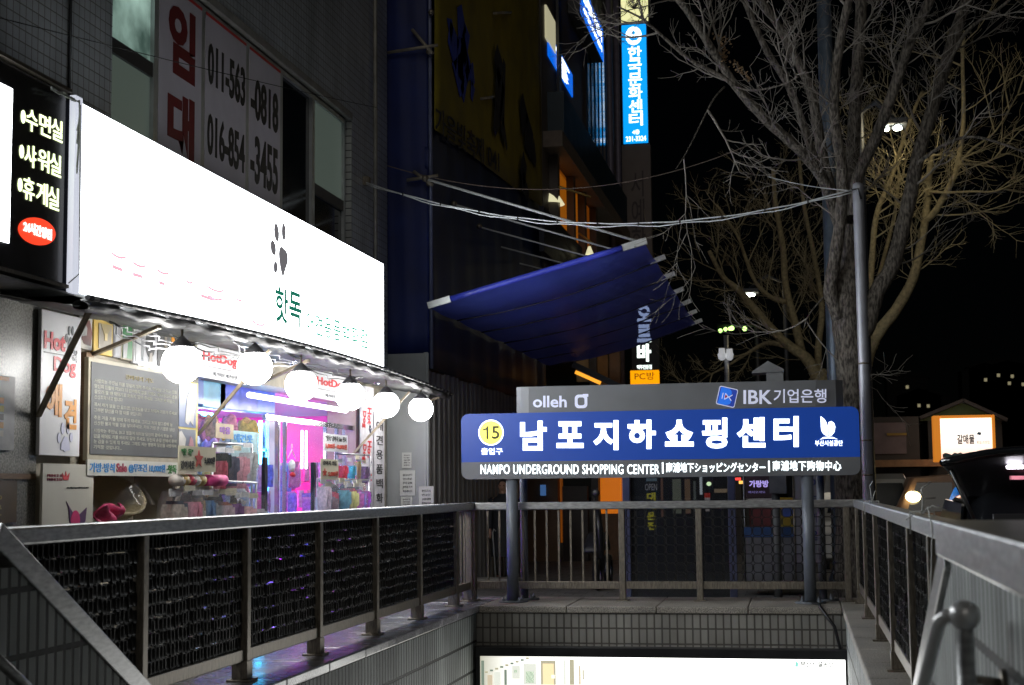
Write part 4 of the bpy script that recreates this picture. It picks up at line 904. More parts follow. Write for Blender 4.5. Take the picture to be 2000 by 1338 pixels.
card((633, 846, 679, 884), 'white price card with red figures above the right rack', -5.1, [('t', ('"핫독" 강아지 Sale 행사', ink, .06, .58, .94, .9, .0)), ('t', ('5,000원~10,000원', ri, .05, .14, .95, .46, .02))], white_paint)
card((627, 896, 661, 937), 'small cream price card with a red star low on the right rack', -4.95, [('star', (.2, .34, .22, .6)), ('t', ('강아지 의류', ink, .1, .7, .9, .92, .01)), ('t', ('5,000원', ri, .4, .14, .95, .42, .02))])
card((452, 840, 504, 918), 'pale blue card with bubble letters beside the shop door', -5.3, [('t', ('애견옷', mat('bubble_blue', (.05, .3, .7), .5), .08, .7, .78, .92, .03)), ('t', ('20%', gi, .7, .08, .92, .16, .02))], mat('aqua_card', (.35, .55, .6), .5))
card((422, 826, 456, 858), 'small beige card with violet writing above the garment bags', -5.25, [('t', ('미용', mat('violet_ink', (.3, .1, .5), .5), .2, .3, .8, .8, .03))], mat('beige_card', (.55, .45, .3), .5))
# basket wrapped in cellophane in the niche
t = thing('gift_basket', 'wicker basket wrapped in clear film under the sale strip', 'basket', PX(240, 1000, -5.6))
q = PX(226, 975, -5.66); wick, n, l, p = nmat('woven_wicker')
tc = n.new('ShaderNodeTexCoord'); wv = n.new('ShaderNodeTexWave'); wv.bands_direction = 'Z'; wv.inputs['Scale'].default_value = 34; wv.inputs['Distortion'].default_value = 2.5; wv.inputs['Detail Scale'].default_value = 3; l.new(tc.outputs['Object'], wv.inputs[0])
rp = n.new('ShaderNodeValToRGB'); rp.color_ramp.elements[0].color = (.34, .27, .15, 1); rp.color_ramp.elements[1].color = (.6, .52, .34, 1); l.new(wv.outputs[0], rp.inputs[0]); l.new(rp.outputs[0], p.inputs['Base Color']); p.inputs['Roughness'].default_value = .6
bp = n.new('ShaderNodeBump'); bp.inputs['Strength'].default_value = .7; bp.inputs['Distance'].default_value = .02; l.new(wv.outputs[0], bp.inputs['Height']); l.new(bp.outputs[0], p.inputs['Normal'])
MB().lathe(q, [(.08, -.13), (.19, -.06), (.235, .03), (.25, .035), (.25, .055), (.23, .06), (.215, .03), (.17, -.04), (.07, -.1), (0, -.105)], 30, (.55, -.35, .72)).build('bowl', wick, t)
fm = glass('bag_film', (.7, .7, .75), .055, .1, .9); rn = random.Random(14)
MB().grid(lambda u, v: (q.x + .04 + (.27 - .2 * v) * math.cos(6.283 * u) * (1 + .10 * math.sin(23 * u + 4 * v)), q.y + (.27 - .2 * v) * math.sin(6.283 * u) * (1 + .10 * math.sin(31 * u)), q.z - .05 + .34 * v), 48, 8).build('clear_film', fm, t)
MB().box((-6.08, 12.0, 1.02), (-5.9, 13.2, 1.05)).build('shelf_board', brown_m, t)
q = PX(200, 1003, -5.48); rnd = random.Random(2)
tag(MB().grid(lambda u, v: (q.x + .02 + .05 * math.sin(9 * u + 7 * v), q.y - .1 + .36 * u, q.z - .16 + .22 * v + .02 * math.sin(14 * u)), 14, 8).build('wrapped_toy', mat('pink_wrap', (.65, .08, .2), .3, 0, .4, 15), solid=.02), 'bright pink wrapped toy in front of the wicker basket', 'toy')

# goods deep inside the shop: shelves and many small hanging packets on the far wall
t = thing('shop_shelf', 'bright white shelf unit of goods at the left inside the shop', 'shelf', (-6.6, 15.0, 0))
b = MB()
for z in (.5, 1.0, 1.5, 1.95): b.box((-8.2, 16.5, z), (-6.0, 16.9, z + .03))
b.box((-8.2, 16.9, 0), (-6.0, 16.93, 2.3))
for x in (-8.2, -7.1, -6.0): b.box((x - .02, 16.5, 0), (x + .02, 16.899, 2.3))
b.build('frame', mat('white_room_wall', (.62, .62, .66), .45), t)
rnd = random.Random(11)
pcol = [(.7, .1, .3), (.75, .7, .7), (.2, .3, .7), (.6, .5, .2), (.1, .1, .14), (.3, .6, .65), (.7, .3, .5), (.65, .65, .75)]
for z in (.53, 1.03, 1.53, 1.98, 1.25):
    x = -8.1
    while x < -6.2:
        w = rnd.uniform(.08, .17); h = rnd.uniform(.14, .36); c_ = rnd.choice(pcol)
        bx = MB().box((x, 16.53 + rnd.uniform(0, .08), z), (x + w, 16.75, z + h)).build('goods_box', mat('goods_%g_%g' % c_[:2], c_, .4), bevel=.01)
        tag(bx, 'small goods box on the shelf at the back of the shop', 'box', 'goods boxes on the inner shelf'); x += w + rnd.uniform(.01, .04)
for i in range(46):
    x = rnd.uniform(-6.9, -5.72); z = rnd.choice((.9, 1.2, 1.5, 1.85)); y = 18.38 - rnd.uniform(0, .2); c_ = rnd.choice(pcol); w, h = rnd.uniform(.06, .1), rnd.uniform(.16, .26)
    pk_ = MB().grid(lambda u, v: (x + w * (u - .5), y - .012 * math.sin(math.pi * u) - .006 * math.sin(9 * v + i), z - h * v), 4, 6)
    tag(pk_.build('hanging_packet', mat('packet_%g_%g' % c_[:2], c_, .25, 0, .3, 20), solid=.012), 'small glossy packet hanging on the inner end wall of the shop', 'packet', 'packets on the inner wall of the shop')
for k, (px, py, col, lab) in enumerate(((395, 760, (.1, .2, .6), 'blue box hung high at the left of the shop opening'), (420, 768, (.15, .5, .7), 'cyan box hung high beside the blue one'), (452, 772, (.1, .15, .7), 'deep blue box under the ceiling light'), (486, 776, (.08, .12, .6), 'wide indigo box under the ceiling light'), (520, 780, (.1, .2, .75), 'royal blue box over the glass door'))):
    q = PX(px, py, -5.95); tag(MB().box((q.x - .15, q.y - .32, q.z - .16), (q.x, q.y + .3, q.z + .14)).build('display_box', mat('display_%d' % k, col, .3, 0, .2, 6), bevel=.01), lab, 'box', 'boxes hung high in the shop')
rnd = random.Random(31)
for i in range(60):
    y = rnd.uniform(15.3, 18.2); x = -5.75 - rnd.random() * .7; z = rnd.choice((.75, 1.1, 1.45, 1.8)) + rnd.uniform(-.06, .06); c_ = rnd.choice(((.7, .3, .7), (.3, .3, .8), (.7, .65, .8), (.6, .1, .3), (.2, .45, .7), (.75, .4, .55))); w, h = rnd.uniform(.1, .18), rnd.uniform(.2, .34)
    tag(MB().grid(lambda u, v: (x + w * (u - .5), y + .02 * math.sin(math.pi * u) + .01 * math.sin(8 * v + i), z - h * v), 5, 7).build('hanging_packet', mat('shiny_packet_%g_%g' % c_[:2], c_, .15, 0, .4, 25), solid=.015), 'shiny packet hanging in the crowded shop behind the glass door', 'packet', 'packets hanging behind the glass door')
q = PX(570, 885, -5.5); t = thing('toy_on_hanger', 'white and red toy on a clear hanger behind the shop door', 'toy', q - V((0, 0, .2)))
hk = MB().tube([q + V((0, .02 * math.cos(a), .07 + .03 * math.sin(a))) for a in [i * .5 for i in range(-1, 9)]], .004, 6); hk.tube([q + V((0, -.13, -.06)), q + V((0, 0, .04)), q + V((0, .13, -.06))], .006, 6); hk.build('hanger', white_paint, t)
MB().ball(q + V((0, 0, -.14)), .07, 14, 10, sq=(.5, 1, 1)).build('body', white_paint, t); MB().ball(q + V((.01, 0, -.24)), .05, 12, 8, sq=(.6, 1.4, .6)).build('base', red_m, t)
# ================================================================== building site next door: steel hoarding, blue scaffold sheeting
XH = -4.94; YH = 19.97
galv = mat('galvanised_sheet', (.34, .36, .37), .45, .3, .15, 3, stretch=(1, 1, .3))
galv_d = mat('weathered_sheet', (.27, .26, .25), .55, .2, .3, 4, stretch=(1, 1, .3))
t = thing('steel_hoarding', 'grey steel sheet hoarding, flat at the corner and ribbed along the street', 'hoarding', (XH, 23, 0))
b = MB().box((-5.62, YH, .02), (XH - .0, YH + .03, 3.36))
for x in (-5.62, -5.55, -5.0, XH - .03): b.box((x, YH - .02, .02), (x + .025, YH - .001, 3.37))
b.build('corner_sheet', galv, t)
b = MB(); y = YH + .04; per = .3; pts = []
while y < 27.2:
    pts += [(XH, y), (XH, y + .12), (XH - .035, y + .15), (XH - .035, y + .27)]; y += per
def topz(y): return 3.12 + .02 * ((y - 20) // .9 % 2)
for (x0, ya), (x1, yb) in zip(pts[:-1], pts[1:]): b.add([(x0, ya, .02), (x1, yb, .02), (x1, yb, topz(ya)), (x0, ya, topz(ya))], [(0, 1, 2, 3)])
b.build('ribbed_sheet', galv_d, t, solid=.004)
nm_ = mat('notice_paper', (.55, .56, .55), .6, 0, .1, 4)
for px, lab in (((785, 884, 804, 914), 'small notice taped high on the steel sheet'), ((781, 919, 811, 968), 'largest notice on the steel sheet, between two small ones'), ((783, 970, 805, 1000), 'small notice taped low on the steel sheet'), ((818, 950, 847, 1000), 'bluish leaflet with a green top at the corner of the hoarding')):
    r = RY(YH - .025 if px[0] < 815 else YH - .03, *px); o = thing('paper_notice', lab, 'notice', r.p(.5, 0), 'notices on the steel hoarding'); r.slab(.004).build('sheet', nm_, o)
    for k in range(5): 
        v = .82 - k * .16; text('writing', ('출입금지', '안내문', '공사중 통행에', '불편을 드려', '죄송합니다')[k], ink, o, r.p(.2, v - .04, .001), r.p(.8, v) - r.p(.2, v), r.p(0, .09) - r.p(0, 0))
tarp = mat('navy_scaffold_sheet', (.009, .022, .14), .6, 0, .45, 1.2, .25)
tarp_d = mat('dark_scaffold_sheet', (.006, .026, .10), .5, 0, .4, 1.5, .2)
t = thing('scaffold_sheeting', 'dark blue plastic sheeting over scaffold beside the pet shop building', 'sheeting', (XH, 24, 3.2))
def fold(a, y): return .02 * math.sin(a * 9 + y * .7) + .012 * math.sin(a * 23 - y * 1.3)
MB().grid(lambda u, v: (-5.7 + (XH + 5.7) * u, YH + .10 + .3 * fold(u * 2, v * 9) - .03 * math.sin(u * 3.1), 3.33 + 9 * v), 16, 24).build('front_sheet', tarp, t, solid=.006)
MB().grid(lambda u, v: (XH - .02 + fold(u * 6, v * 9), YH + .1 + 10 * u, 3.15 + 9 * v), 40, 24).build('street_sheet', tarp_d, t, solid=.006)
MB().grid(lambda u, v: (XH + .02 - .34 * u, YH + .09 - .0 * v, 5.92 + .2 * u * (1 - v) + .35 * v), 6, 3).build('sheet_lap', tarp, t, solid=.004)
t = thing('scaffold', 'weathered scaffold tubes at the corner of the blue sheeting', 'scaffold', (XH, YH, 3.2))
sp = mat('scaffold_tube', (.30, .27, .22), .5, .4, .4, 6)
MB().tube([(XH + .03, YH + .06, 3.15), (XH + .03, YH + .06, 12)], .026, 10).build('upright', mat('blue_grey_tube', (.16, .18, .30), .4, .2, .2, 4), t)
for (a, c) in (((757, 103), (855, 88)), ((805, 58), (845, 105)), ((795, 352), (855, 343)), ((808, 335), (845, 362)), ((965, 26), (998, 24)), ((940, 193), (972, 188))):
    p, q = PX(*a, XH + .08), PX(*c, XH + .05)
    if a[0] < 900: p = PY(*a, YH + .0); q = PY(*c, YH - .06)
    MB().tube([p, q], .024, 8).build('cross_tube', sp, t)
for px, py in ((838, 101), (842, 24), (838, 358)):
    q = PY(px, py, YH - .02); MB().ball(q, .045, 10, 6).build('coupler', steel_dull, t)
t = thing('yellow_banner', 'dark yellow building site banner with huge brushed blue lettering', 'banner', (XH, 25, 5.5))
yel = mat('yellow_banner_cloth', (.24, .19, .012), .7, 0, .3, 2)
c0, c1, c2, c3 = PX(846, -60, XH + .05), PX(848, 252, XH + .05), PX(1058, 404, XH + .05), PX(1058, -60, XH + .05)
b = MB().grid(lambda u, v: (XH + .05 + .02 * math.sin(7 * u + 3 * v), c1.y + (c2.y - c1.y) * u, (c1.z + (c2.z - c1.z) * u) * (1 - v) + 12 * v), 24, 12); b.build('cloth', yel, t, solid=.004)
Xn = XH + .085; bn = mat('banner_blue', (.02, .05, .42), .7, 0, .3, 3); bk = mat('banner_dark', (.012, .012, .02), .7)
def brush(px_list, m, w): 
    b = MB()
    P = [PX(x, y, Xn) for x, y in px_list]
    for i in range(len(P) - 1):
        d = (P[i + 1] - P[i]); n_ = V((0, -d.z, d.y)).normalized(); w0, w1 = w[i], w[i + 1]
        b.prism([P[i] - n_ * w0, P[i + 1] - n_ * w1, P[i + 1] + n_ * w1, P[i] + n_ * w0], (.006, 0, 0))
    b.build('brush_letter', m, t)
brush([(897, 12), (903, 70), (912, 105), (905, 120), (893, 110), (877, 60), (883, 45)], bn, [.16, .3, .4, .35, .3, .2, .06])
brush([(893, 110), (902, 185), (912, 140), (916, 115)], bn, [.4, .15, .1, .15])
brush([(920, 125), (924, 165), (921, 195)], bn, [.14, .12, .05])
brush([(968, 100), (978, 150), (972, 220), (965, 260)], bk, [.2, .35, .25, .1]); brush([(985, 120), (980, 240), (990, 290)], bk, [.1, .2, .05])
brush([(1018, 190), (1026, 250), (1040, 290), (1046, 320)], bk, [.2, .4, .3, .1]); brush([(1025, 310), (1020, 350), (1032, 385)], bk, [.2, .25, .1])
text('lettering', '가을빛축제 041', bk, t, PX(850, 262, Xn), PX(975, 340, Xn) - PX(850, 262, Xn), V((0, 0, .42)), bold=.01)

# ------------------------------------------------------------------ big blue awning stretched out over the pavement
t = thing('blue_awning', 'large translucent blue awning on steel rods sloping out from the scaffold', 'awning', (-3.4, 24, 4))
YB = [19.8, 21.5, 23.25, 25.1, 26.8, 28.4, 30.0]; xo, xi, zo_, zi = -1.92, -4.88, 4.74, 3.98
blue_tarp, n, l, p = nmat('translucent_blue_tarp')
p.inputs['Base Color'].default_value = (.12, .18, .85, 1); p.inputs['Roughness'].default_value = .4
tr = n.new('ShaderNodeBsdfTranslucent'); tr.inputs[0].default_value = (.08, .11, .7, 1); tp = n.new('ShaderNodeBsdfTransparent'); tp.inputs[0].default_value = (.45, .5, .9, 1)
m1 = n.new('ShaderNodeMixShader'); m1.inputs[0].default_value = .3; m2 = n.new('ShaderNodeMixShader'); m2.inputs[0].default_value = .2
l.new(p.outputs[0], m1.inputs[1]); l.new(tr.outputs[0], m1.inputs[2]); l.new(m1.outputs[0], m2.inputs[1]); l.new(tp.outputs[0], m2.inputs[2]); l.new(m2.outputs[0], n['Material Output'].inputs[0])
no = n.new('ShaderNodeTexNoise'); no.inputs['Scale'].default_value = 2.5; no.inputs['Detail'].default_value = 6; tc = n.new('ShaderNodeTexCoord'); l.new(tc.outputs['Object'], no.inputs[0])
bp = n.new('ShaderNodeBump'); bp.inputs['Strength'].default_value = .35; bp.inputs['Distance'].default_value = .08; l.new(no.outputs[0], bp.inputs['Height']); l.new(bp.outputs[0], p.inputs['Normal'])
def tarp_pt(s, v):
    k = min(int(s), len(YB) - 2); f_ = s - k; y = YB[k] + (YB[k + 1] - YB[k]) * f_
    sag = -.10 * math.sin(math.pi * f_) * math.sin(math.pi * (.1 + .8 * v))
    return (xi + (xo - xi) * v, y, zi + (zo_ - zi) * v - .10 * math.sin(math.pi * v) * min(1, s) + sag + (.01 * math.sin(v * 21 + k)))
MB().grid(lambda u, v: tarp_pt(u * (len(YB) - 1) * .9999, v), 48, 20).build('cloth', blue_tarp, t)
bar_m = mat('blue_wrapped_bar', (.05, .07, .55), .35, 0, .2, 3)
for k, y in enumerate(YB):
    pts = [V((xi + (xo - xi) * v, y, zi + (zo_ - zi) * v - .10 * math.sin(math.pi * v) * (k > 0) + .02)) for v in [i / 10 for i in range(11)]]
    if k == 0: 
        MB().tube(pts[1:-1] , .042, 10).build('front_bar', bar_m, t); dd = (pts[-1] - pts[-2]).normalized()
        MB().bar(pts[-2], pts[-1] + dd * .03, .05, .09).build('bar_end', mat('bright_zinc', (.6, .62, .62), .3, .7, .1, 6), t); MB().bar(pts[0] - dd * .02, pts[1], .05, .09).build('bar_end', mat('bright_zinc', (.6, .62, .62), .3, .7, .1, 6), t)
    else:
        MB().tube([q + V((0, 0, -.03)) for q in pts], .014, 8).build('rib', mat('dark_rib', (.04, .045, .09), .5, .2), t)
        dd = (pts[-1] - pts[-2]).normalized(); MB().bar(pts[-1] - dd * .1, pts[-1] + dd * .14, .05, .07).build('bar_end', mat('bright_zinc', (.6, .62, .62), .3, .7, .1, 6), t)
    zr = 5.72 - .03 * k
    MB().tube([(XH + .04, y - .2 + .05 * k, zr), (xo - .1, y, zo_ + .03)], .014 if k else .018, 8).build('stay_rod', mat('pale_rod', (.6, .63, .63), .4, .1, .1, 5), t)
    if k < 3: MB().ball((XH + .06, y - .2 + .05 * k, zr), .05, 10, 6).build('rod_clamp', steel_dull, t)

# ------------------------------------------------------------------ office building beyond, with lit signs
office = thing('office_building', 'dark brown office building with orange lit lobby beyond the scaffold', 'building', (-8, 36, 0))
dkwall = mat('dark_brown_wall', (.10, .085, .08), .6, 0, .3, 2); XO = -4.9
wy0, wy1 = 29.5, 43.0
MB().box((-14, wy0, 4.6), (XO, wy1, 30)).box((-14, wy0, 0), (-7.5, wy1, 4.599)).build('wall', dkwall, office)
org = emit('orange_lobby_light', (1, .23, .0), .42); org2 = emit('dim_orange_light', (.9, .22, .01), .10)
r = RX(XO + .01, 1074, 285, 1132, 405); r.Z0 = 6.9
MB().box((XO, r.Y0, r.Z0), (XO + .012, 36.5, 8.38)).build('lit_window', org2, office)
MB().box((XO, 31.0, 6.9), (XO + .016, 34.3, 8.3)).build('window_glow', emit('orange_window_glow', (.9, .25, .01), .22), office)
for ya in (30.3, 32.6, 34.4, 36.4): MB().box((XO, ya, 5), (XO + .18, ya + .3, 8.39)).build('pilaster', dkwall, office)
b = MB().box((XO, 30.2, 8.75), (XO + .35, 42, 9.7)); b.build('canopy_band', mat('dark_teal_band', (.012, .03, .05), .4, 0, .3, 2), office)
MB().box((XO, 29.6, 8.4), (XO + .4, 42.2, 8.73)).build('ledge', mat('brown_ledge', (.14, .11, .09), .6), office)
for k in range(6): MB().box((XO, 36.2 + k * .75, 10.2), (XO + .05, 36.6 + k * .75, 13.4)).build('window', mat('night_glass', (.03, .05, .09), .1, 0, .3, 1), office)
# lobby at street level: brown walls, orange lit pillars
for px0, px1, y0, y1, m, YY in ((1015, 1092, 930, 1150, brown_m, 30.5), (1098, 1150, 950, 1150, mat('dark_door', (.05, .035, .03), .4), 30.6), (1172, 1214, 925, 1003, org, 31.0), (1160, 1188, 640, 760, mat('amber_pillar', (.3, .13, .02), .5), 31.05), (1189, 1214, 640, 924, mat('warm_brown', (.2, .09, .03), .5), 31.0), (1093, 1098, 930, 1060, org2, 30.55), (1150, 1172, 640, 1150, mat('dark_door', (.05, .035, .03), .4), 30.9), (1172, 1214, 1003, 1150, mat('warm_brown', (.2, .09, .03), .5), 31.0), (1125, 1150, 660, 745, mat('lobby_tan', (.4, .25, .1), .6), 31.0)):
    r = RY(YY, px0, y0, px1, y1); r.Z0 = max(r.Z0, .0) if y1 > 1100 else r.Z0
    r.slab(.2).build('lobby_panel', m, office)
r = RY(30.45, 1148, 985, 1214, 1000); 
p, q = PY(1125, 727, 29.4), PY(1172, 748, 29.4); MB().bar(p, q, .2, .07).build('light_strip', emit('orange_strip', (1, .4, .03), 1.2), office)
p, q = PY(1120, 712, 29.3), PY(1230, 765, 29.3); MB().bar(p, q, .25, .12).build('canopy_beam', dark_m, office)
bl = RY(30.4, 1055, 947, 1066, 968); bl.slab(.03).build('door_plate', emit('blue_plate', (.1, .25, .6), .35), office)
# cone shaped lamps on the facade
for k, (pts, lab) in enumerate((([(1040, 400), (1071, 375), (1071, 364), (1104, 398)], 'larger cream cone lamp on a bracket of the office facade'), ([(1143, 496), (1146, 481), (1150, 481), (1160, 492), (1158, 497)], 'smaller cream cone lamp just above the blue awning bar'))):
    Yc = 30.5 if k == 0 else 33; t2 = thing('facade_lamp', lab, 'lamp', PY(*pts[0], Yc), 'cone lamps on the office facade')
    xs = [p_[0] for p_ in pts]; ys_ = [p_[1] for p_ in pts]; q = PY((min(xs) + max(xs)) / 2, max(ys_), Yc); wd = (max(xs) - min(xs)) / 2 * Yc / FPX; hh = (max(ys_) - min(ys_)) * Yc / FPX
    MB().lathe(q, [(wd, 0), (wd * .3, hh), (.001, hh)], 18).build('lamp_shade', emit('cream_shade', (.85, .8, .5), .8), t2)
    p2 = PY(max(xs) + 50, max(ys_) - 15, Yc) if k == 0 else PY(1130, 455, Yc); MB().tube([q + V((0, 0, hh)), q + V((.1, 0, hh + .05)), p2], .022, 8).build('bracket', mat('brass_bracket', (.5, .36, .12), .4, .5), t2)
r = RX(XO + .2, 1062, 402, 1138, 560); t2 = thing('dark_facade_sign', 'unlit navy sign with ghostly letters below the cream cone lamp', 'sign', r.p(.5, 0)); r.slab(.1).build('board', mat('navy_board', (.008, .012, .03), .4), t2); r.text('lettering', '사\n우\n나', mat('ghost_letters', (.06, .055, .07), .6), t2, .35, .05, .75, .8, bold=.03)
# lit signs and a painted reflection of one
cy = emit('lit_sky_blue', (.0, .36, 1), 1.05); cyw = emit('lit_sign_white', (.9, .98, 1), 2.2); YG = 44.0
t2 = thing('hanging_sign', 'tall sky blue lit sign with a round white emblem and a phone number', 'sign', PY(1240, 280, YG))
r = RY(YG, 1214, 50, 1266, 279); r.slab(.3, grow=.03).build('sign_box', dark_m, t2); r.Y -= .02; r.slab(.018).build('lit_face', cy, t2)
MB().prism(r.poly(ell(.49, .905, .33, .078, 32)), r.ext).build('emblem', cyw, t2); MB().prism(r.poly(ell(.49, .93, .07, .016, 12), .006), r.ext).build('emblem_mark', cy, t2); MB().prism(r.poly([(.3, .885), (.7, .885), (.62, .865), (.38, .865)], .006), r.ext).build('emblem_mark', cy, t2)
for k, ch in enumerate('한국문화센터'): r.text('lettering', ch, cyw, t2, .24, .815 - (k + 1) * .112 + .004, .8, .815 - k * .112, bold=.02)
r.text('lettering', '4층', cyw, t2, .36, .075, .66, .115, bold=.02); r.text('phone_number', '231-3324', cyw, t2, .1, .018, .92, .06, bold=.02)
t2 = thing('hanging_sign', 'cream lit sign with a dark plant drawing above the sky blue one', 'sign', PY(1240, 40, YG)); r = RY(YG, 1212, -40, 1266, 41); r.slab(.3, grow=.03).build('sign_box', dark_m, t2); r.Y -= .02; r.slab(.018).build('lit_face', emit('lit_cream', (.92, .9, .45), .95), t2)
b = MB(); rnd = random.Random(6)
for k in range(24): a_ = r.p(.5, .3, .003); b.tube([a_, a_ + V((rnd.uniform(-.25, .25), 0, rnd.uniform(0, .35))), a_ + V((rnd.uniform(-.3, .3), 0, rnd.uniform(.2, .7)))], .012, 4)
b.build('plant_drawing', dark_m, t2)
t2 = thing('hanging_sign', 'tall unlit brown sign with faint lettering below the sky blue one', 'sign', PY(1245, 650, YG)); r = RY(YG, 1214, 283, 1277, 655); r.slab(.3).build('board', mat('dull_brown_board', (.16, .13, .12), .6, 0, .15, 2), t2); r.text('lettering', '서\n예\n학\n원', mat('faint_letters', (.07, .055, .06), .6), t2, .3, .28, .8, .86, bold=.01)
t2 = thing('street_name_sign', 'dark upright sign with big white letters above an orange lit panel', 'sign', PY(1260, 742, 40)); r = RY(40, 1232, 588, 1288, 724); r.slab(.25).build('sign_box', dark_m, t2)
wg = emit('lit_white_green', (.85, 1, .92), 2.2)
for ch, y0, y1 in (('오', 597, 628), ('르', 634, 668), ('바', 672, 706)):
    rr = RY(40, 1244, y0, 1272, y1); rr.text('lettering', ch, wg, t2, 0, 0, 1, 1, bold=.05)
rr = RY(40, 1244, 713, 1273, 721); rr.text('lettering', '맥주전문점', wg, t2, 0, 0, 1, 1, bold=.02)
r = RY(39.98, 1231, 724, 1287, 752); r.slab(.2).build('orange_panel', emit('lit_orange', (1, .36, .0), 1.1), t2); r.text('lettering', 'PC방', dark_m, t2, .15, .36, .85, .88, bold=.0)
t2 = thing('facade_sign', 'slanting blue lit sign with rows of white letters high on the office facade', 'sign', (XO, 37, 12)); r = RX(XO + .3, 1132, -45, 1178, 122); r.slab(.28).build('sign_box', dark_m, t2); r.X += .015; r.slab(.013).build('lit_face', emit('lit_blue', (.0, .16, .95), .9), t2)
r.text('lettering', '한국문화센터', cyw, t2, .1, .5, .92, .86, bold=.06); r.text('lettering', '서예 한문 중국어 일본어', cyw, t2, .1, .2, .92, .38, bold=.04)
t2 = thing('sign_reflection', 'glowing blue panel with a white round emblem, painted as a sign reflection in the office window', 'sign', (XO, 31, 11)); r = RX(XO + .03, 1071, 60, 1119, 190); r.slab(.025).build('lit_face', emit('reflected_blue', (.0, .15, .9), .8), t2)  # glowing panel stands in for the tall blue sign mirrored in the window glass
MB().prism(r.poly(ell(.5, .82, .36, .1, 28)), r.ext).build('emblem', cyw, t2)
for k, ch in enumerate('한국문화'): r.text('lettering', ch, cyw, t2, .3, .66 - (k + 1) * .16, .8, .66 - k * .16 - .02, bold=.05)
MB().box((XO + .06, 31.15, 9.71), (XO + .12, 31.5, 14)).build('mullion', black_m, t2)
q = PX(1072, 45, XO + .05); tag(MB().box((XO + .01, q.y - .3, q.z - .4), (XO + .05, q.y + .9, q.z + .3)).build('lit_patch', emit('dim_cream_pane', (.75, .7, .45), .5)), 'small cream lit pane above the blue sign reflection', 'window')
for px in (1192, 1207): q = PX(px, 300, XO + .06); MB().tube([(q.x, q.y, 0), (q.x, q.y, 18)], .09, 8).build('rain_pipe', mat('mauve_pipe', (.16, .14, .19), .5, .2), office)

# ------------------------------------------------------------------ wires, post
def strand(p0, p1, sag, r, n=24, wob=0, ph=0):
    return MB().tube([V(p0).lerp(V(p1), i / n) + V((0, wob * math.sin(ph + i * 1.3), -4 * sag * (i / n) * (1 - i / n) + wob * math.cos(ph + i * 1.3))) for i in range(n + 1)], r, 6)
t = thing('steel_pole', 'slim round topped grey pole carrying the cable beside the blue sign', 'pole', (.8, 18, 0)); pz = PY(1676, 357, 18).z
MB().lathe((.8, 18, 0), [(.0, 0), (.062, 0), (.062, 1.3), (.064, 1.32), (.064, pz - .06), (.058, pz - .02), (.03, pz), (0, pz)], 24).build('shaft', mat('pole_paint', (.30, .31, .35), .38, .3, .15, 5), t)
b = MB()
for z in (1.6, 2.0, 2.9): b.lathe((.8, 18, z), [(.0625, 0), (.067, 0), (.067, .02), (.0625, .02)], 24)
b.build('steel_band', steel_dull, t)
p0, p1 = PX(715, 357, -5.44), PY(1664, 371, 17.95)
t2 = thing('power_cable', 'pair of bright grey cables clipped together sagging between the building and the pole', 'cable', (-2, 18.5, 5)); cm = mat('bright_cable', (.55, .58, .6), .35, .2, .1, 5)
strand(p0, p1, .47, .009, 40, .004, 0).build('strand', cm, t2); strand(p0 + V((0, 0, -.01)), p1 + V((0, 0, -.02)), .49, .008, 40, .012, 2).build('strand', cm, t2)
b = MB()
for i in range(1, 12): u = i / 12; q = p0.lerp(p1, u) + V((0, 0, -4 * .48 * u * (1 - u))); b.box(q - V((.008, .02, .022)), q + V((.008, .02, .022)))
b.build('clip', black_m, t2)
MB().tube([p1, p1 + V((.07, -.05, -.0)), (.83, 17.92, p1.z - .12)], .012, 6).build('end_clamp', black_m, t2)
tag(strand(PX(-20, 30, -4.2), PX(735, 210, -5.4), .02, .0035, 16).build('thin_wire', mat('matt_black_wire', (.01, .01, .01), .9, spec=.1)), 'thin dark wire crossing in front of the window banners', 'wire')
tag(strand(PY(745, 320, 19.9), PY(1470, 280, 21), .5, .007, 24).build('thin_wire', mat('brown_wire', (.16, .12, .1), .5)), 'thin brownish wire sagging from the scaffold towards the tree', 'wire')
tag(strand(PY(1500, 345, 19), PY(1660, 372, 18), .03, .006, 12).build('thin_wire', mat('grey_cable', (.4, .42, .42), .4)), 'short thin wire reaching the top of the slim pole', 'wire')

# ------------------------------------------------------------------ bare trees
def smooth(P, sub=4):
    out = []
    for i in range(len(P) - 1):
        p0, p1, p2, p3 = P[max(i - 1, 0)], P[i], P[i + 1], P[min(i + 2, len(P) - 1)]
        for k in range(sub):
            t_ = k / sub; out.append(.5 * ((2 * p1) + (p2 - p0) * t_ + (2 * p0 - 5 * p1 + 4 * p2 - p3) * t_ ** 2 + (3 * p1 - p0 - 3 * p2 + p3) * t_ ** 3))
    return out + [P[-1]]
def twig(b, p, d, ln, r, lev, rnd, droop=.0):
    n = 6 if lev > 1 else 5; pts = [p]; q = p; d = d.normalized()
    for i in range(n):
        d = (d + V((rnd.gauss(0, .10), rnd.gauss(0, .10), rnd.gauss(0, .10) + .07 - droop))).normalized(); q = q + d * ln / n; pts.append(q)
        if lev > 0 and i > 0 and rnd.random() < (.95 if lev > 1 else .75):
            for s in range(2 if rnd.random() < .5 else 1):
                a = V((rnd.gauss(0, 1), rnd.gauss(0, 1), rnd.gauss(0, .8))); a = (a - d * a.dot(d)).normalized()
                twig(b, q, d * rnd.uniform(.6, 1.1) + a * .7, ln * rnd.uniform(.28, .6), r * .55, lev - 1, rnd, droop)
    b.tube(pts, [max(.0028, r * (1 - .65 * i / n)) for i in range(n + 1)], 5 if lev > 1 else 4 if lev else 3, cap=False)
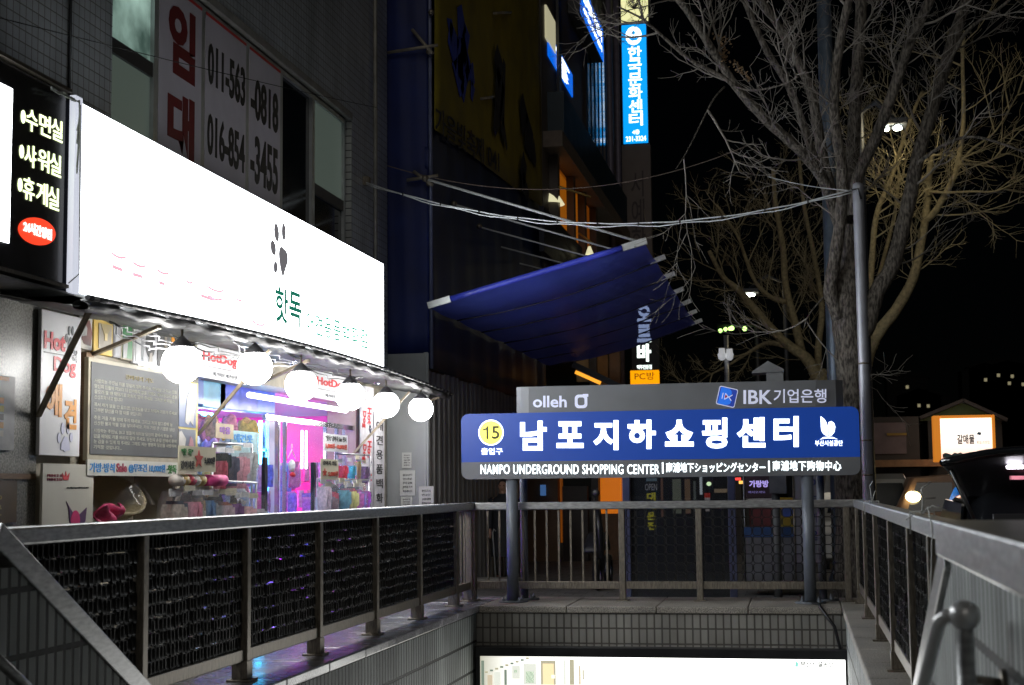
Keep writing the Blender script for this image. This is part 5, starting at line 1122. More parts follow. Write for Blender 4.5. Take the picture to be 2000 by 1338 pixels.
def tree(label, loc, trunk, limbs, bark, twig_m, seed, dens, Lm, droop=0, group='bare street trees'):
    rnd = random.Random(seed); t = thing('bare_tree', label, 'tree', loc, group)
    tb = MB(); P, R = trunk; S_ = smooth(P); k = len(S_)
    def rad(R, k): 
        return [R[min(int(i / (k - 1) * (len(R) - 1)), len(R) - 2)] * (1 - (i / (k - 1) * (len(R) - 1)) % 1 if i < k - 1 else 0) + R[min(int(i / (k - 1) * (len(R) - 1)) + 1, len(R) - 1)] * ((i / (k - 1) * (len(R) - 1)) % 1 if i < k - 1 else 1) for i in range(k)]
    rr = rad(R, k); tb.tube(S_, [x * (1 + .06 * math.sin(i * 2.1)) for i, x in enumerate(rr)], 16)
    tb.build('trunk', bark, t)
    cb = MB()
    for P, r0, r1, d_ in limbs:
        S_ = smooth(P, 5); k = len(S_); lb = MB(); lb.tube(S_, [(r0 + (r1 - r0) * i / (k - 1)) * .82 * (1 + .04 * math.sin(i * 1.7)) for i in range(k)], 10); lb.build('limb', bark, t)
        L = sum((S_[i + 1] - S_[i]).length for i in range(k - 1)); m_ = max(2, int(L * dens * d_))
        for j in range(m_):
            i = min(k - 2, int((.12 + .88 * rnd.random()) * (k - 1))); f_ = rnd.random(); p = S_[i].lerp(S_[i + 1], f_); d = (S_[i + 1] - S_[i]).normalized()
            a = V((rnd.gauss(0, 1), rnd.gauss(0, .8), rnd.gauss(0, .6))); a = (a - d * a.dot(d)).normalized()
            twig(cb, p, d * rnd.uniform(.4, 1.0) + a * .9, Lm * rnd.uniform(.35, 1.1), .016 * rnd.uniform(.6, 1.2), 2, rnd, droop)
    cb.build('crown', twig_m, t); return t
bark, n, l, p = nmat('furrowed_bark')
tc = n.new('ShaderNodeTexCoord'); mp = n.new('ShaderNodeMapping'); mp.inputs['Scale'].default_value = (1, 1, .3); l.new(tc.outputs['Object'], mp.inputs[0])
vo = n.new('ShaderNodeTexNoise'); vo.inputs['Scale'].default_value = 38; vo.inputs['Detail'].default_value = 4; l.new(mp.outputs[0], vo.inputs[0])
rp = n.new('ShaderNodeValToRGB'); rp.color_ramp.elements[0].color = (.032, .027, .022, 1); rp.color_ramp.elements[1].color = (.17, .15, .125, 1); rp.color_ramp.elements[0].position = .38; rp.color_ramp.elements[1].position = .62
l.new(vo.outputs[0], rp.inputs[0]); l.new(rp.outputs[0], p.inputs['Base Color']); p.inputs['Roughness'].default_value = .9
bp = n.new('ShaderNodeBump'); bp.inputs['Strength'].default_value = .9; bp.inputs['Distance'].default_value = .03; l.new(vo.outputs[0], bp.inputs['Height']); l.new(bp.outputs[0], p.inputs['Normal'])
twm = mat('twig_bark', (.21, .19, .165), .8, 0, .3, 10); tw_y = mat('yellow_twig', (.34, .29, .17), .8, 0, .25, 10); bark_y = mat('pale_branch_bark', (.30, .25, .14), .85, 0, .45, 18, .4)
def pl(lst, Y0, Y1=None): 
    Y1 = Y0 if Y1 is None else Y1; k = len(lst) - 1
    return [PY(x, y, Y0 + (Y1 - Y0) * i / k) for i, (x, y) in enumerate(lst)]
TY = 20.0
trunk = ([PY(1664, 1010, TY), PY(1662, 880, TY), PY(1662, 740, TY), PY(1660, 660, TY), PY(1652, 590, TY), PY(1660, 520, TY), PY(1664, 440, TY)], [.25, .21, .195, .205, .22, .15, .12]); trunk[0][0].z = 0
limbs = [
 (pl([(1640, 620), (1622, 570), (1630, 510), (1641, 430), (1645, 335), (1632, 250), (1630, 175), (1642, 75), (1662, -15), (1680, -80)], TY - .1, TY - 1), .12, .055, 1),
 (pl([(1648, 450), (1625, 380), (1610, 325), (1597, 250), (1583, 175), (1550, 105), (1507, 30), (1455, -40)], TY + .1, TY + .4), .11, .06, 1),
 (pl([(1640, 440), (1612, 360), (1590, 325), (1550, 282), (1500, 238), (1440, 172), (1397, 107), (1350, 32), (1310, -20)], TY, TY - 1.6), .10, .05, 1.2),
 (pl([(1606, 335), (1592, 312), (1562, 225), (1537, 162), (1498, 100), (1462, 20), (1445, -30)], TY - .2, TY - .8), .075, .045, 1.1),
 (pl([(1500, 238), (1425, 160), (1350, 118), (1282, 60), (1255, 37), (1205, 12)], TY - .9, TY - 1.8), .04, .012, 1.2),
 (pl([(1664, 450), (1668, 380), (1665, 312), (1668, 250), (1672, 175), (1680, 50), (1684, -30)], TY + .3, TY + .8), .13, .09, .8),
 (pl([(1666, 420), (1676, 345), (1712, 265), (1750, 162), (1775, 87), (1800, 35), (1830, -30)], TY, TY - .6), .10, .075, 1),
 (pl([(1668, 680), (1695, 632), (1712, 572), (1742, 520), (1765, 435), (1782, 360), (1792, 310), (1817, 225), (1840, 150), (1862, 75), (1895, -20)], TY, TY + .5), .14, .09, 1),
 (pl([(1430, 168), (1470, 176), (1520, 168), (1560, 150)], TY - 1.2, TY - 2), .02, .008, 1),
 (pl([(1790, 320), (1850, 280), (1910, 268), (2010, 300)], TY, TY - .4), .035, .015, .8),
 (pl([(1845, 140), (1890, 60), (1960, 10), (2010, -40)], TY + .2, TY), .035, .02, .9),
 (pl([(1415, 170), (1390, 200), (1345, 290), (1320, 330)], TY - 1.4, TY - 2), .018, .006, .7),
 (pl([(1630, 560), (1600, 590), (1580, 615), (1570, 640)], TY, TY - .3), .018, .006, .3),
]
tree('bare grey street tree with thick spreading limbs behind the blue sign', (PY(1664, 1010, TY).x, TY, 0), trunk, limbs, bark, twm, 3, 2.3, 1.3, .02)
# dry leaves still hanging on one limb
b = MB(); rnd = random.Random(9)
for k in range(170):
    u = rnd.random(); cx, cy = (1412 + rnd.gauss(0, 7), 70 + 60 * u) if k % 3 else (1435 + 30 * u, 125 + 30 * u); q = PY(cx + rnd.gauss(0, 3), cy + rnd.gauss(0, 4), TY - 1.1 + rnd.gauss(0, .08))
    a = V((rnd.gauss(0, 1), rnd.gauss(0, 1), rnd.gauss(0, 1))).normalized() * .022; c = a.orthogonal().normalized() * .018; b.add([q - a, q + c, q + a, q - c], [(0, 1, 2, 3)])
tag(b.build('dry_leaves', mat('dry_leaf', (.36, .24, .13), .8, 0, .4, 30)), 'clump of dry brown leaves clinging to a limb of the tree', 'leaves', kind='stuff')
Y2 = 27.5
trunk2 = ([PY(1640, 960, Y2), PY(1665, 800, Y2), PY(1690, 690, Y2), PY(1705, 662, Y2)], [.22, .2, .17, .15]); trunk2[0][0].z = 0
limbs2 = [
 (pl([(1700, 675), (1722, 640), (1750, 605), (1782, 547), (1797, 485), (1807, 430), (1812, 390), (1817, 320), (1824, 300)], Y2), .14, .05, 1.3),
 (pl([(1807, 430), (1825, 415), (1850, 372), (1868, 330), (1880, 260), (1882, 200), (1880, 105), (1885, 60)], Y2, Y2 - .5), .085, .03, 1.8),
 (pl([(1815, 374), (1850, 376), (1900, 374), (1950, 372), (2010, 340)], Y2 - .2, Y2 - .6), .035, .012, 1.2),
 (pl([(1870, 325), (1900, 290), (1945, 255), (1990, 180)], Y2 - .3, Y2), .035, .01, 1.4),
 (pl([(1874, 320), (1920, 320), (1965, 300), (2010, 315)], Y2 - .4, Y2), .03, .01, 1.2),
 (pl([(1690, 690), (1702, 520), (1712, 420), (1740, 350), (1772, 250), (1800, 180)], Y2), .08, .03, 1.8),
 (pl([(1700, 600), (1735, 470), (1750, 400), (1755, 330), (1740, 270)], Y2 + .4), .05, .02, 1.6)]
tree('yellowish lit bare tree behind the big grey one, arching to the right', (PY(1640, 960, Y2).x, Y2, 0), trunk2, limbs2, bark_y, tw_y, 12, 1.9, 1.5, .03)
Y3 = 32
trunk3 = ([PY(1610, 940, Y3), PY(1606, 780, Y3), PY(1594, 730, Y3)], [.26, .22, .2]); trunk3[0][0].z = 0
limbs3 = [
 (pl([(1596, 735), (1575, 700), (1545, 678), (1520, 656), (1478, 608), (1443, 567), (1412, 540), (1385, 490)], Y3), .16, .05, 1.2),
 (pl([(1568, 700), (1555, 640), (1535, 560), (1529, 480), (1515, 400), (1510, 330)], Y3 + .3), .12, .05, 1.3),
 (pl([(1535, 590), (1505, 580), (1475, 550), (1455, 500), (1440, 460), (1400, 400)], Y3 + .2), .07, .03, 1.3),
 (pl([(1600, 735), (1598, 680), (1605, 600), (1590, 500), (1570, 400), (1560, 300)], Y3 + .4), .1, .04, 1.2),
 (pl([(1545, 680), (1500, 670), (1460, 690), (1420, 715), (1380, 735)], Y3 + .5), .07, .02, 1)]
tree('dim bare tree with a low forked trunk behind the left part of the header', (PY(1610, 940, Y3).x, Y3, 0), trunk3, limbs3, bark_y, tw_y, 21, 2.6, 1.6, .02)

# ------------------------------------------------------------------ street lamps
lw = emit('lamp_glass', (.9, 1, .88), 14)
def street_lamp(label, q, head, energy, pole_x, s=1):
    t = thing('street_lamp', label, 'lamp', (pole_x, q.y, 0), 'lit street lamps'); pm = mat('lamp_post_paint', (.05, .055, .065), .5, .2)
    MB().tube([(pole_x, q.y, 0), (pole_x, q.y, q.z + .3 * s), ((pole_x + q.x) / 2, q.y, q.z + .5 * s), (q.x, q.y, q.z + .17)], .06, 10).build('post', pm, t)
    MB().box((q.x - .24 * s, q.y - .2, q.z + .05), (q.x + .24 * s, q.y + .3, q.z + .17)).build('housing', pm, t, bevel=.03)
    b = MB()
    for dx, w in head: b.ball(q + V((dx, -.1, 0)), .055 * s, 14, 10, sq=(w, 1, .9))
    b.build('lamp_glass', lw, t)
    if energy:
        L = bpy.data.lights.new('lamp_light', 'POINT'); L.energy = energy; L.color = (1, .83, .5); L.shadow_soft_size = .15
        o = bpy.data.objects.new('lamp_light', L); C.objects.link(o); o.parent = t; o.location = V((q.x, q.y - .15, q.z - .25)) - V(t.location)
street_lamp('lit street lamp among the branches of the yellowish tree', PY(1744, 253, 26), ((-.11, .9), (.07, 1.5)), 34, PY(1692, 600, 26).x)
street_lamp('lit street lamp over the roofs left of the tree trunk', PY(1465, 577, 40), ((0, 2.6),), 16, -.2, 1)
t = thing('tall_lamp_post', 'thick dark lamp post rising out of the picture left of the main trunk', 'pole', (PY(1618, 300, 23).x, 23, 0)); q = PY(1618, 300, 23)
MB().tube([(q.x, 23, 0), (q.x, 23, 3.6), (q.x, 23, 12)], [.13, .12, .1], 18).build('post', mat('blue_grey_post', (.10, .13, .17), .4, .3), t); MB().tube([(q.x, 23, 11.9), (q.x + .6, 23, 12.5), (q.x + 1.6, 23, 12.6)], .05, 10).build('lamp_arm', mat('blue_grey_post', (.1, .13, .17), .4, .3), t)
MB().lathe((q.x, 23, 0), [(.135, 0), (.2, 0), (.2, .05), (.135, .3)], 18).build('base_collar', mat('blue_grey_post', (.1, .13, .17), .4, .3), t)
YGt = 55; t = thing('signal_gantry', 'dark gantry arm carrying small green lamps left of the trees', 'gantry', (PY(1480, 650, YGt).x, YGt, 0)); q = PY(1478, 650, YGt)
MB().tube([(q.x, YGt, 0), (q.x, YGt, q.z + .25), (PY(1400, 640, YGt).x, YGt, q.z + .3)], .09, 8).build('post', dark_m, t)
for px, py, r_ in ((1407, 646, .075), (1417, 643, .075), (1425.5, 642, .07), (1429.5, 641, .085), (1454.5, 642, .085)): MB().ball(PY(px, py, YGt - .2), r_, 12, 8).build('green_lamp', emit('signal_green', (.55, 1, .25), 3), t)
# ================================================================== behind the stairwell: shelter, stall, person, vehicles
t = thing('glass_shelter', 'dark glazed shelter with blue grey posts behind the end railing', 'shelter', (PY(1330, 1150, 18.9).x, 18.9, 0)); gp = mat('shelter_post_paint', (.09, .10, .17), .4, .2)
xs = [PY(px, 1000, 18.9).x for px in (1224, 1430, 1652)]
for x in xs[:2]: MB().box((x - .045, 18.86, 0), (x + .045, 18.95, 2.3)).build('post', gp, t, bevel=.005)
MB().box((xs[0] - .045, 18.86, 2.301), (xs[1] + .045, 18.95, 2.4)).build('top_beam', gp, t)
MB().box((xs[0] + .05, 18.9, .12), (xs[1] - .05, 18.91, 2.29)).build('pane', glass('smoked_glass', (.03, .035, .04), .55, .03, .6), t)
MB().box((xs[0] + .05, 18.88, .02), (xs[1] - .05, 18.93, .11)).build('plinth', dark_m, t)
# far shopfronts seen through it
t = thing('night_shop', 'dark shopfront with a few dim lit panes and the glow of a car beyond the glass shelter', 'building', (PY(1330, 1000, 34).x, 34, 0))
r = RY(34, 1216, 760, 1452, 1135); r.Z0 = 0; r.slab(3).build('wall', mat('night_shop_wall', (.05, .04, .035), .6, 0, .4, 2), t)
for px, col, s in (((1313, 936, 1331, 1003), (.35, .4, .3), .32), ((1337, 936, 1349, 1003), (.45, .28, .16), .3), ((1354, 940, 1360, 1000), (.3, .35, .33), .25), ((1366, 930, 1372, 966), (.75, .85, .95), .8), ((1262, 934, 1283, 941), (.25, .4, .5), .4), ((1395, 955, 1428, 962), (.6, .45, .3), .45), ((1290, 934, 1296, 1010), (.4, .2, .13), .25)):  # the wide low beige strip among the panes stands in for a car's glow
    rr = RY(33.98, *px); rr.slab(.015).build('lit_patch', emit('lit_patch_%g_%g' % (col[0], s), col, s), t)
t = thing('yellow_street_sign', 'upright black sign with yellow figures behind the shelter glass', 'sign', PY(1272, 1030, 28)); r = RY(28, 1256, 940, 1288, 1040); r.slab(.08).build('board', dark_m, t); r.Z1 = r.Z1
yl = emit('lit_dull_yellow', (.6, .55, .02), .6); r.text('lettering', 'OPEN', emit('lit_pale_grey', (.5, .5, .55), .5), t, .12, .82, .9, .95)
for k, ch in enumerate('대리운전'): r.text('lettering', ch, yl, t, .22, .62 - k * .19, .8, .78 - k * .19, bold=.05)
t = thing('traffic_light', 'small lit traffic light over red and white striped post', 'traffic light', PY(1382, 1100, 30)); q = PY(1385, 945, 30)
MB().tube([(q.x - .03, 30, 0), (q.x - .03, 30, q.z - .25)], [.05, .05], 10).build('post', dark_m, t); MB().box((q.x - .09, 29.95, q.z - .12), (q.x + .09, 30.05, q.z + .22)).build('housing', dark_m, t, bevel=.01)
MB().ball((q.x, 29.93, q.z), .048, 14, 8, sq=(1, .4, .85)).build('green_lamp', emit('signal_white_green', (.75, 1, .6), 3.5), t)
for k in range(4): MB().tube([(q.x - .04, 29.97, q.z - .18 - .09 * k), (q.x - .04, 29.97, q.z - .27 - .09 * k)], .06 - .006 * k, 10).build('post_stripe', emit('stripe_red', (.7, .05, .03), .5) if k % 2 == 0 else emit('stripe_white', (.7, .65, .65), .4), t)
# snack stall
YK = 21.0; t = thing('snack_stall', 'street stall with grey counter, blue band and red and yellow goods', 'stall', (PY(1512, 1130, YK).x, YK, 0))
def kr(px, m, d, nm, YY=YK):
    r = RY(YY, *px); r.slab(d).build(nm, m, t); return r
r = kr((1453, 1050, 1572, 1150), mat('stall_grey', (.13, .13, .13), .6, 0, .3, 4), .8, 'counter'); kr((1453, 1030, 1572, 1049), mat('stall_blue', (.02, .06, .16), .5), .8, 'blue_band', YK - .01)
kr((1463, 985, 1513, 1029), mat('stall_red', (.12, .02, .02), .5, 0, .4, 8), .2, 'red_panel', YK + .1); kr((1514, 972, 1556, 1029), mat('stall_yellow', (.28, .19, .01), .5, 0, .3, 6), .2, 'yellow_panel', YK + .1); r = RY(YK + .09, 1524, 990, 1550, 1010); MB().prism(r.poly(ell(.5, .5, .5, .5, 16)), r.ext).build('blue_figure', mat('figure_blue', (.05, .09, .3), .5), t)
kr((1457, 974, 1510, 980), mat('stall_shelf', (.4, .38, .36), .5), .3, 'shelf', YK + .05); r = kr((1455, 930, 1512, 972), mat('stall_backboard', (.05, .025, .035), .4, 0, .4, 5), .1, 'back_board', YK + .3); r.text('lettering', '가랑방', emit('lit_violet', (.5, .4, .95), .8), t, .14, .48, .82, .8, bold=.03); r.text('lettering', '어서오세요', emit('lit_dim_violet', (.3, .25, .6), .4), t, .1, .2, .7, .32)
kr((1452, 900, 1456, 1150), alu, .06, 'corner_post'); kr((1568, 900, 1572, 1150), alu, .06, 'corner_post'); kr((1452, 880, 1572, 905), mat('stall_roof', (.03, .06, .05), .5), 1, 'roof')
r = RY(YK + .35, 1436, 933, 1447, 938); r.slab(.05).build('red_lamp', emit('lit_red_small', (1, .06, .05), 1.2), t); r = RY(YK + .35, 1443, 939, 1452, 945); r.slab(.05).build('amber_lamp', emit('lit_amber', (1, .5, .1), 1.3), t)
t = thing('cloth_banner', 'white upright banner with blue letters right of the snack stall', 'banner', PY(1580, 1140, 20.4)); r = RY(20.4, 1549, 930, 1612, 1100); r.slab(.01).build('sheet', mat('grey_banner_cloth', (.2, .2, .22), .6, 0, .1, 2), t)
for k, ch in enumerate('이전개업'): r.text('lettering', ch, mat('banner_navy', (.02, .03, .12), .6), t, .5, .86 - k * .2, .9, .98 - k * .2, bold=.02)
MB().tube([r.p(0, -.3), r.p(0, 1)], .012, 8).build('banner_pole', steel_dull, t)
# box with a gabled lid on a post, camera pole
t = thing('gabled_box', 'grey gable topped metal box just above the sign header', 'utility box', (PY(1500, 735, 19).x, 19, 0)); a, c, e, g = PY(1469, 727, 19), PY(1500, 706, 19), PY(1531, 722, 19), PY(1531, 760, 19); gm = mat('grey_box_metal', (.15, .155, .155), .5, .2)
MB().prism([(a.x, 18.9, a.z), (c.x, 18.9, c.z), (e.x, 18.9, e.z), (e.x, 18.9, e.z - .03), (a.x, 18.9, a.z - .02)], (0, .4, 0)).build('lid', gm, t); MB().box(((a.x + e.x) / 2 - .02, 18.93, 1.4), (e.x - .01, 19.25, e.z - .031)).build('cabinet', gm, t); MB().tube([(c.x + .05, 19.1, 0), (c.x + .05, 19.1, 1.42)], .05, 10).build('post', gm, t)
q = PY(1418, 650, 25); t = thing('camera_pole', 'slim steel pole with white security cameras above the header', 'camera pole', (q.x, 25, 0)); MB().tube([(q.x, 25, 0), (q.x, 25, PY(1415, 655, 25).z)], .042, 12).build('post', steel, t)
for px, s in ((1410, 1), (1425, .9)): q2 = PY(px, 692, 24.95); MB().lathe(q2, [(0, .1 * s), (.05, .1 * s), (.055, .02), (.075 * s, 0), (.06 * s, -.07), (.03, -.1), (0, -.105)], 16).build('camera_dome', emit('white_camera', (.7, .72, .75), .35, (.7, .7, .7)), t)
# handlebar mirror in front of the orange pillar
q = PY(1163, 963, 22); t = thing('scooter', 'parked scooter, only its round mirror and handlebar above the railing', 'scooter', (q.x, 22, 0))
MB().ball(q, .062, 18, 12, sq=(1, .35, 1)).tube([q + V((-.01, 0, -.05)), q + V((-.02, 0, -.16)), q + V((-.07, 0, -.12))], .014, 8).build('mirror', black_m, t); MB().tube([q + V((-.25, .1, -.2)), q + V((0, 0, -.2)), q + V((.28, .1, -.2))], .016, 8).build('handlebar', black_m, t)
MB().tube([q + V((.02, .0, -.2)), q + V((.05, .0, -.55)), (q.x + .08, 21.95, .3)], [.05, .06, .04], 10).build('steering_column', black_m, t); MB().grid(lambda u, v: (q.x - .05 + .3 * (u - .5) * (1 - .3 * v), 22.05 + 1.2 * v, .35 + .45 * math.sin(math.pi * (.15 + .7 * v))), 6, 10).build('body', dark_m, t, solid=.05)
for yy in (21.95, 23.2):
    w_ = MB(); w_.lathe((q.x + .02, yy, .24), [(.15, -.05), (.22, -.05), (.24, 0), (.22, .05), (.15, .05)], 24, (1, 0, 0)); w_.build('wheel', black_m, t)
# person in a dark coat by the hoarding
px_, py_ = -4.70, 24.0
t = thing('person', 'person in a long dark coat standing by the ribbed hoarding behind the sign post', 'person', (px_, py_, 0))
def skin_fig(name, chains, m, parent, sub=2):
    me = bpy.data.meshes.new(name); vs = []; es = []; rs = []
    idx = {}
    for ch in chains:
        pr_ = None
        for key, co, r in ch:
            if key not in idx: idx[key] = len(vs); vs.append(co); rs.append(r)
            if pr_ is not None: es.append((pr_, idx[key]))
            pr_ = idx[key]
    me.from_pydata(vs, es, []); o = bpy.data.objects.new(name, me); C.objects.link(o); o.parent = parent
    md = o.modifiers.new('skin', 'SKIN'); md.use_smooth_shade = True
    for i, r in enumerate(rs):
        sv = me.skin_vertices[0].data[i]; sv.radius = (r if isinstance(r, tuple) else (r, r)); sv.use_root = (i == 0)
    s_ = o.modifiers.new('sub', 'SUBSURF'); s_.levels = sub; s_.render_levels = sub
    me.materials.append(m); return o
sk = mat('skin_tone', (.45, .26, .18), .5, 0, .12, 12)
B_ = lambda x, y, z: (x, y, z)
hand = lambda s, hx, hy, hz: [[('w%d' % s, (hx, hy, hz), .024), ('p%d' % s, (hx, hy - .02, hz - .06), (.034, .018))]] + [[('p%d' % s, (hx, hy - .02, hz - .06), .03), ('f%d%d' % (s, i), (hx + s * .0 + (i - 1.5) * .017, hy - .035, hz - .105 - .006 * (i in (1, 2))), .0085), ('g%d%d' % (s, i), (hx + (i - 1.5) * .015, hy - .02, hz - .14), .0075)] for i in range(4)] + [[('w%d' % s, (hx, hy, hz), .02), ('t%d' % s, (hx - s * .03, hy - .035, hz - .045), .0095), ('u%d' % s, (hx - s * .035, hy - .05, hz - .085), .0085)]]
chains = [[('pel', (0, 0, .92), (.15, .11)), ('abd', (0, -.005, 1.08), (.14, .1)), ('che', (0, 0, 1.28), (.165, .11)), ('nec', (0, 0, 1.43), (.06, .06)), ('hd0', (0, -.015, 1.52), (.068, .075)), ('hd1', (0, -.02, 1.6), (.075, .09)), ('hd2', (0, -.01, 1.67), (.055, .065))]]
for s in (-1, 1):
    chains += [[('pel', (0, 0, .92), .13), ('hip%d' % s, (s * .09, 0, .84), (.085, .09)), ('kne%d' % s, (s * .1, -.02 - .03 * s, .48), .06), ('ank%d' % s, (s * .1, .02 - .05 * s, .09), .042), ('toe%d' % s, (s * .12, -.13 - .05 * s, .04), (.04, .03))]]
    chains += [[('che', (0, 0, 1.28), .15), ('sho%d' % s, (s * .19, .0, 1.36), .065), ('elb%d' % s, (s * .25, .02, 1.08), .047), ('w%d' % s, (s * .22, -.1, .86), .027)]] + hand(s, s * .22, -.1, .86)
skin_fig('body', chains, sk, t)
coat = mat('dark_coat', (.02, .022, .028), .75, 0, .3, 15)
def cring(z, rx, ry, oy=0): return (z, rx, ry, oy)
prof = [(.42, .22, .17, 0), (.6, .21, .16, 0), (.9, .19, .15, 0), (1.1, .18, .14, 0), (1.28, .215, .145, 0), (1.38, .19, .12, 0), (1.45, .085, .085, 0), (1.475, .08, .08, 0)]
MB().grid(lambda u, v: (lambda k, f_: ((prof[k][1] + (prof[k + 1][1] - prof[k][1]) * f_) * math.cos(2 * math.pi * u) * (1 + .03 * math.sin(9 * u * 6.28) * (1 - v)) + px_, (prof[k][2] + (prof[k + 1][2] - prof[k][2]) * f_) * math.sin(2 * math.pi * u) + py_, prof[k][0] + (prof[k + 1][0] - prof[k][0]) * f_))(min(int(v * 7), 6), v * 7 - min(int(v * 7), 6)), 28, 28).build('coat', coat, t)
for s in (-1, 1): MB().tube([(px_ + s * .17, py_, 1.37), (px_ + s * .2, py_, 1.35), (px_ + s * .25, py_ + .02, 1.1), (px_ + s * .235, py_ - .05, .96), (px_ + s * .222, py_ - .095, .875)], [.06, .08, .066, .056, .05], 14).build('sleeve', coat, t)
for s in (-1, 1): MB().tube([(px_ + s * .09, py_, .86), (px_ + s * .1, py_ - .02 - .03 * s, .48), (px_ + s * .1, py_ + .02 - .05 * s, .1)], [.1, .078, .07], 14).build('trouser_leg', mat('grey_trousers', (.09, .085, .08), .8, 0, .2, 12), t)
for s in (-1, 1): MB().ball((px_ + s * .11, py_ - .06 - .05 * s, .045), .05, 14, 8, sq=(.95, 2.3, .9)).build('shoe', black_m, t)
MB().ball((px_, py_ + .015, 1.625), .092, 18, 12, sq=(.92, 1.02, .98)).build('hair', mat('black_hair', (.015, .013, .012), .6), t)
MB().ball((px_, py_ - .035, 1.59), .082, 18, 12, sq=(.86, 1, 1.16)).build('face', sk, t)
fb = MB()
for s in (-1, 1): fb.ball((px_ + s * .03, py_ - .108, 1.605), .012, 8, 6, sq=(1.2, .5, .6), mi=0); fb.ball((px_ + s * .074, py_ - .02, 1.59), .02, 8, 6, sq=(.4, .7, 1.2), mi=1)
fb.ball((px_, py_ - .12, 1.58), .016, 8, 6, sq=(.8, 1, 1.4), mi=1).ball((px_, py_ - .112, 1.545), .022, 8, 6, sq=(1, .3, .28), mi=2); fb.build('face_features', [black_m, sk, mat('lip_tone', (.3, .1, .09), .5)], t)
t.scale = (.96, .96, .96)
q = PZ(952, 1130, 0); tag(MB().grid(lambda u, v: (q.x + .22 * math.cos(6.283 * u) * math.sin(math.pi * v) * (1 + .15 * math.sin(11 * u + 3 * v)), q.y + .2 * math.sin(6.283 * u) * math.sin(math.pi * v), max(0, .12 - .14 * math.cos(math.pi * v) + .02 * math.sin(17 * u))), 24, 12).build('rubbish_bag', mat('bin_bag_black', (.01, .01, .012), .25, 0, .3, 9)), 'lumpy black rubbish bag on the ground at the foot of the hoarding', 'bag')
q = PY(966, 1040, 23.8); tag(MB().tube([q + V((.02, 0, .02)), q + V((-.01, 0, .05)), q + V((-.03, 0, .0)), (q.x + .02, 23.78, .0)], .012, 8).build('walking_stick', mat('grey_cable', (.4, .42, .42), .4)), 'thin grey walking stick held by the person in the dark coat', 'stick')
a, c = PZ(927, 1149, 0), PZ(1000, 1140, 0); MB_ = MB().box((a.x - .4, a.y, 0), (c.x + .3, a.y + .45, .14)); tag(MB_.build('concrete_step', concrete, bevel=.01), 'low concrete step beyond the corner of the two railings', 'step')

# ------------------------------------------------------------------ vehicles
tyre = mat('tyre_rubber', (.015, .015, .015), .8); rim_m = mat('rim_alloy', (.35, .35, .36), .35, .8); cg = mat('car_glass', (.01, .012, .014), .05, 0, .2, 2, spec=.8)
def wheel(t, c, r, ax=(0, 1, 0), w=.2):
    wl2 = MB().lathe(c, [(r * .62, -w / 2), (r * .93, -w / 2), (r, -w / 3), (r, w / 3), (r * .93, w / 2), (r * .62, w / 2)], 28, ax).build('wheel', tyre, t)
    rb_ = MB().lathe(c, [(0, -w * .3), (r * .2, -w * .32), (r * .6, -w * .42), (r * .63, -w * .5), (r * .63, w * .5), (r * .6, w * .42), (r * .2, w * .32), (0, w * .3)], 28, ax); rb_.build('rim', rim_m, wl2)
def side_car(label, x0, Yc, L, Wd, prof, winp, paint, lights, cat='car', name='parked_car', wheels=(.18, .8), wr=.31, grp='vehicles parked in the street', glow=None):
    """vehicle lying along X, nose towards -X when prof is given that way; prof and winp are (u,z) outlines"""
    t = thing(name, label, cat, (x0 + L / 2, Yc, -.13), grp); P = lambda u, z: (x0 + L * u, z - .13)
    b = MB(); n = len(prof); hw = Wd / 2
    for s0, s1, k0, k1 in ((-1, -.86, .985, 1), (-.86, .86, 1, 1), (.86, 1, 1, .985)):
        pass
    sec = [(-hw, .97), (-hw + .08, 1.0), (0, 1.015), (hw - .08, 1.0), (hw, .97)]; zc = .7
    b0 = []
    for y, k in sec:
        for u, z in prof: x, zz = P(.5 + (u - .5) * k, z if z < .9 else .9 + (z - .9) * k); 
        ring = []
        for u, z in prof:
            tuck = .12 * max(0, z - .95) / .6 if abs(y) > hw - .1 else 0
            x, zz = P(.5 + (u - .5) * k, z); ring.append((x, Yc + y - math.copysign(tuck, y) * (1 if y else 0), zz))
        b0.append(ring)
    vs = [p_ for ring in b0 for p_ in ring]; fs = []
    for i in range(len(sec) - 1):
        for j in range(n): j2 = (j + 1) % n; fs.append((i * n + j, i * n + j2, (i + 1) * n + j2, (i + 1) * n + j))
    fs += [tuple(range(n))[::-1], tuple(range((len(sec) - 1) * n, len(sec) * n))]
    b.add(vs, fs); b.build('body', paint, t, bevel=.03, seg=3)
    for wp in winp:
        for sgn in (-1, 1):
            pts = []
            for u, z in wp: x, zz = P(u, z); pts.append((x, Yc + sgn * (hw - .12 * max(0, z - .95) / .6 + .004), zz))
            MB().prism(pts, (0, sgn * .006, 0)).build('window', cg, t)
    for u in wheels:
        for sgn in (-1, 1): x, z = P(u, wr); wheel(t, (x, Yc + sgn * (hw - .09), z), wr)
    for nm, u, z, dy, r_, m in lights: x, zz = P(u, z); MB().ball((x, Yc + dy, zz), r_, 16, 10, sq=(.6, 1.2, .9)).build(nm, m, t)
    return t
van_prof = [(0, .35), (0, .8), (.02, 1.0), (.12, 1.15), (.26, 1.72), (.34, 1.82), (.95, 1.84), (.99, 1.7), (1, .4), (.9, .3), (.1, .28)]
hl = emit('headlight_glow', (1, .78, .35), 9)
q = PY(1788, 970, 27)
sv_ = mat('silver_paint', (.42, .41, .38), .3, .3, .1, 3, coat=.5)
car_prof = [(0, .45), (0, .75), (.03, .88), (.2, .97), (.32, 1.4), (.42, 1.47), (.66, 1.46), (.8, 1.35), (.93, 1.0), (.99, .92), (1, .5), (.93, .3), (.08, .28)]
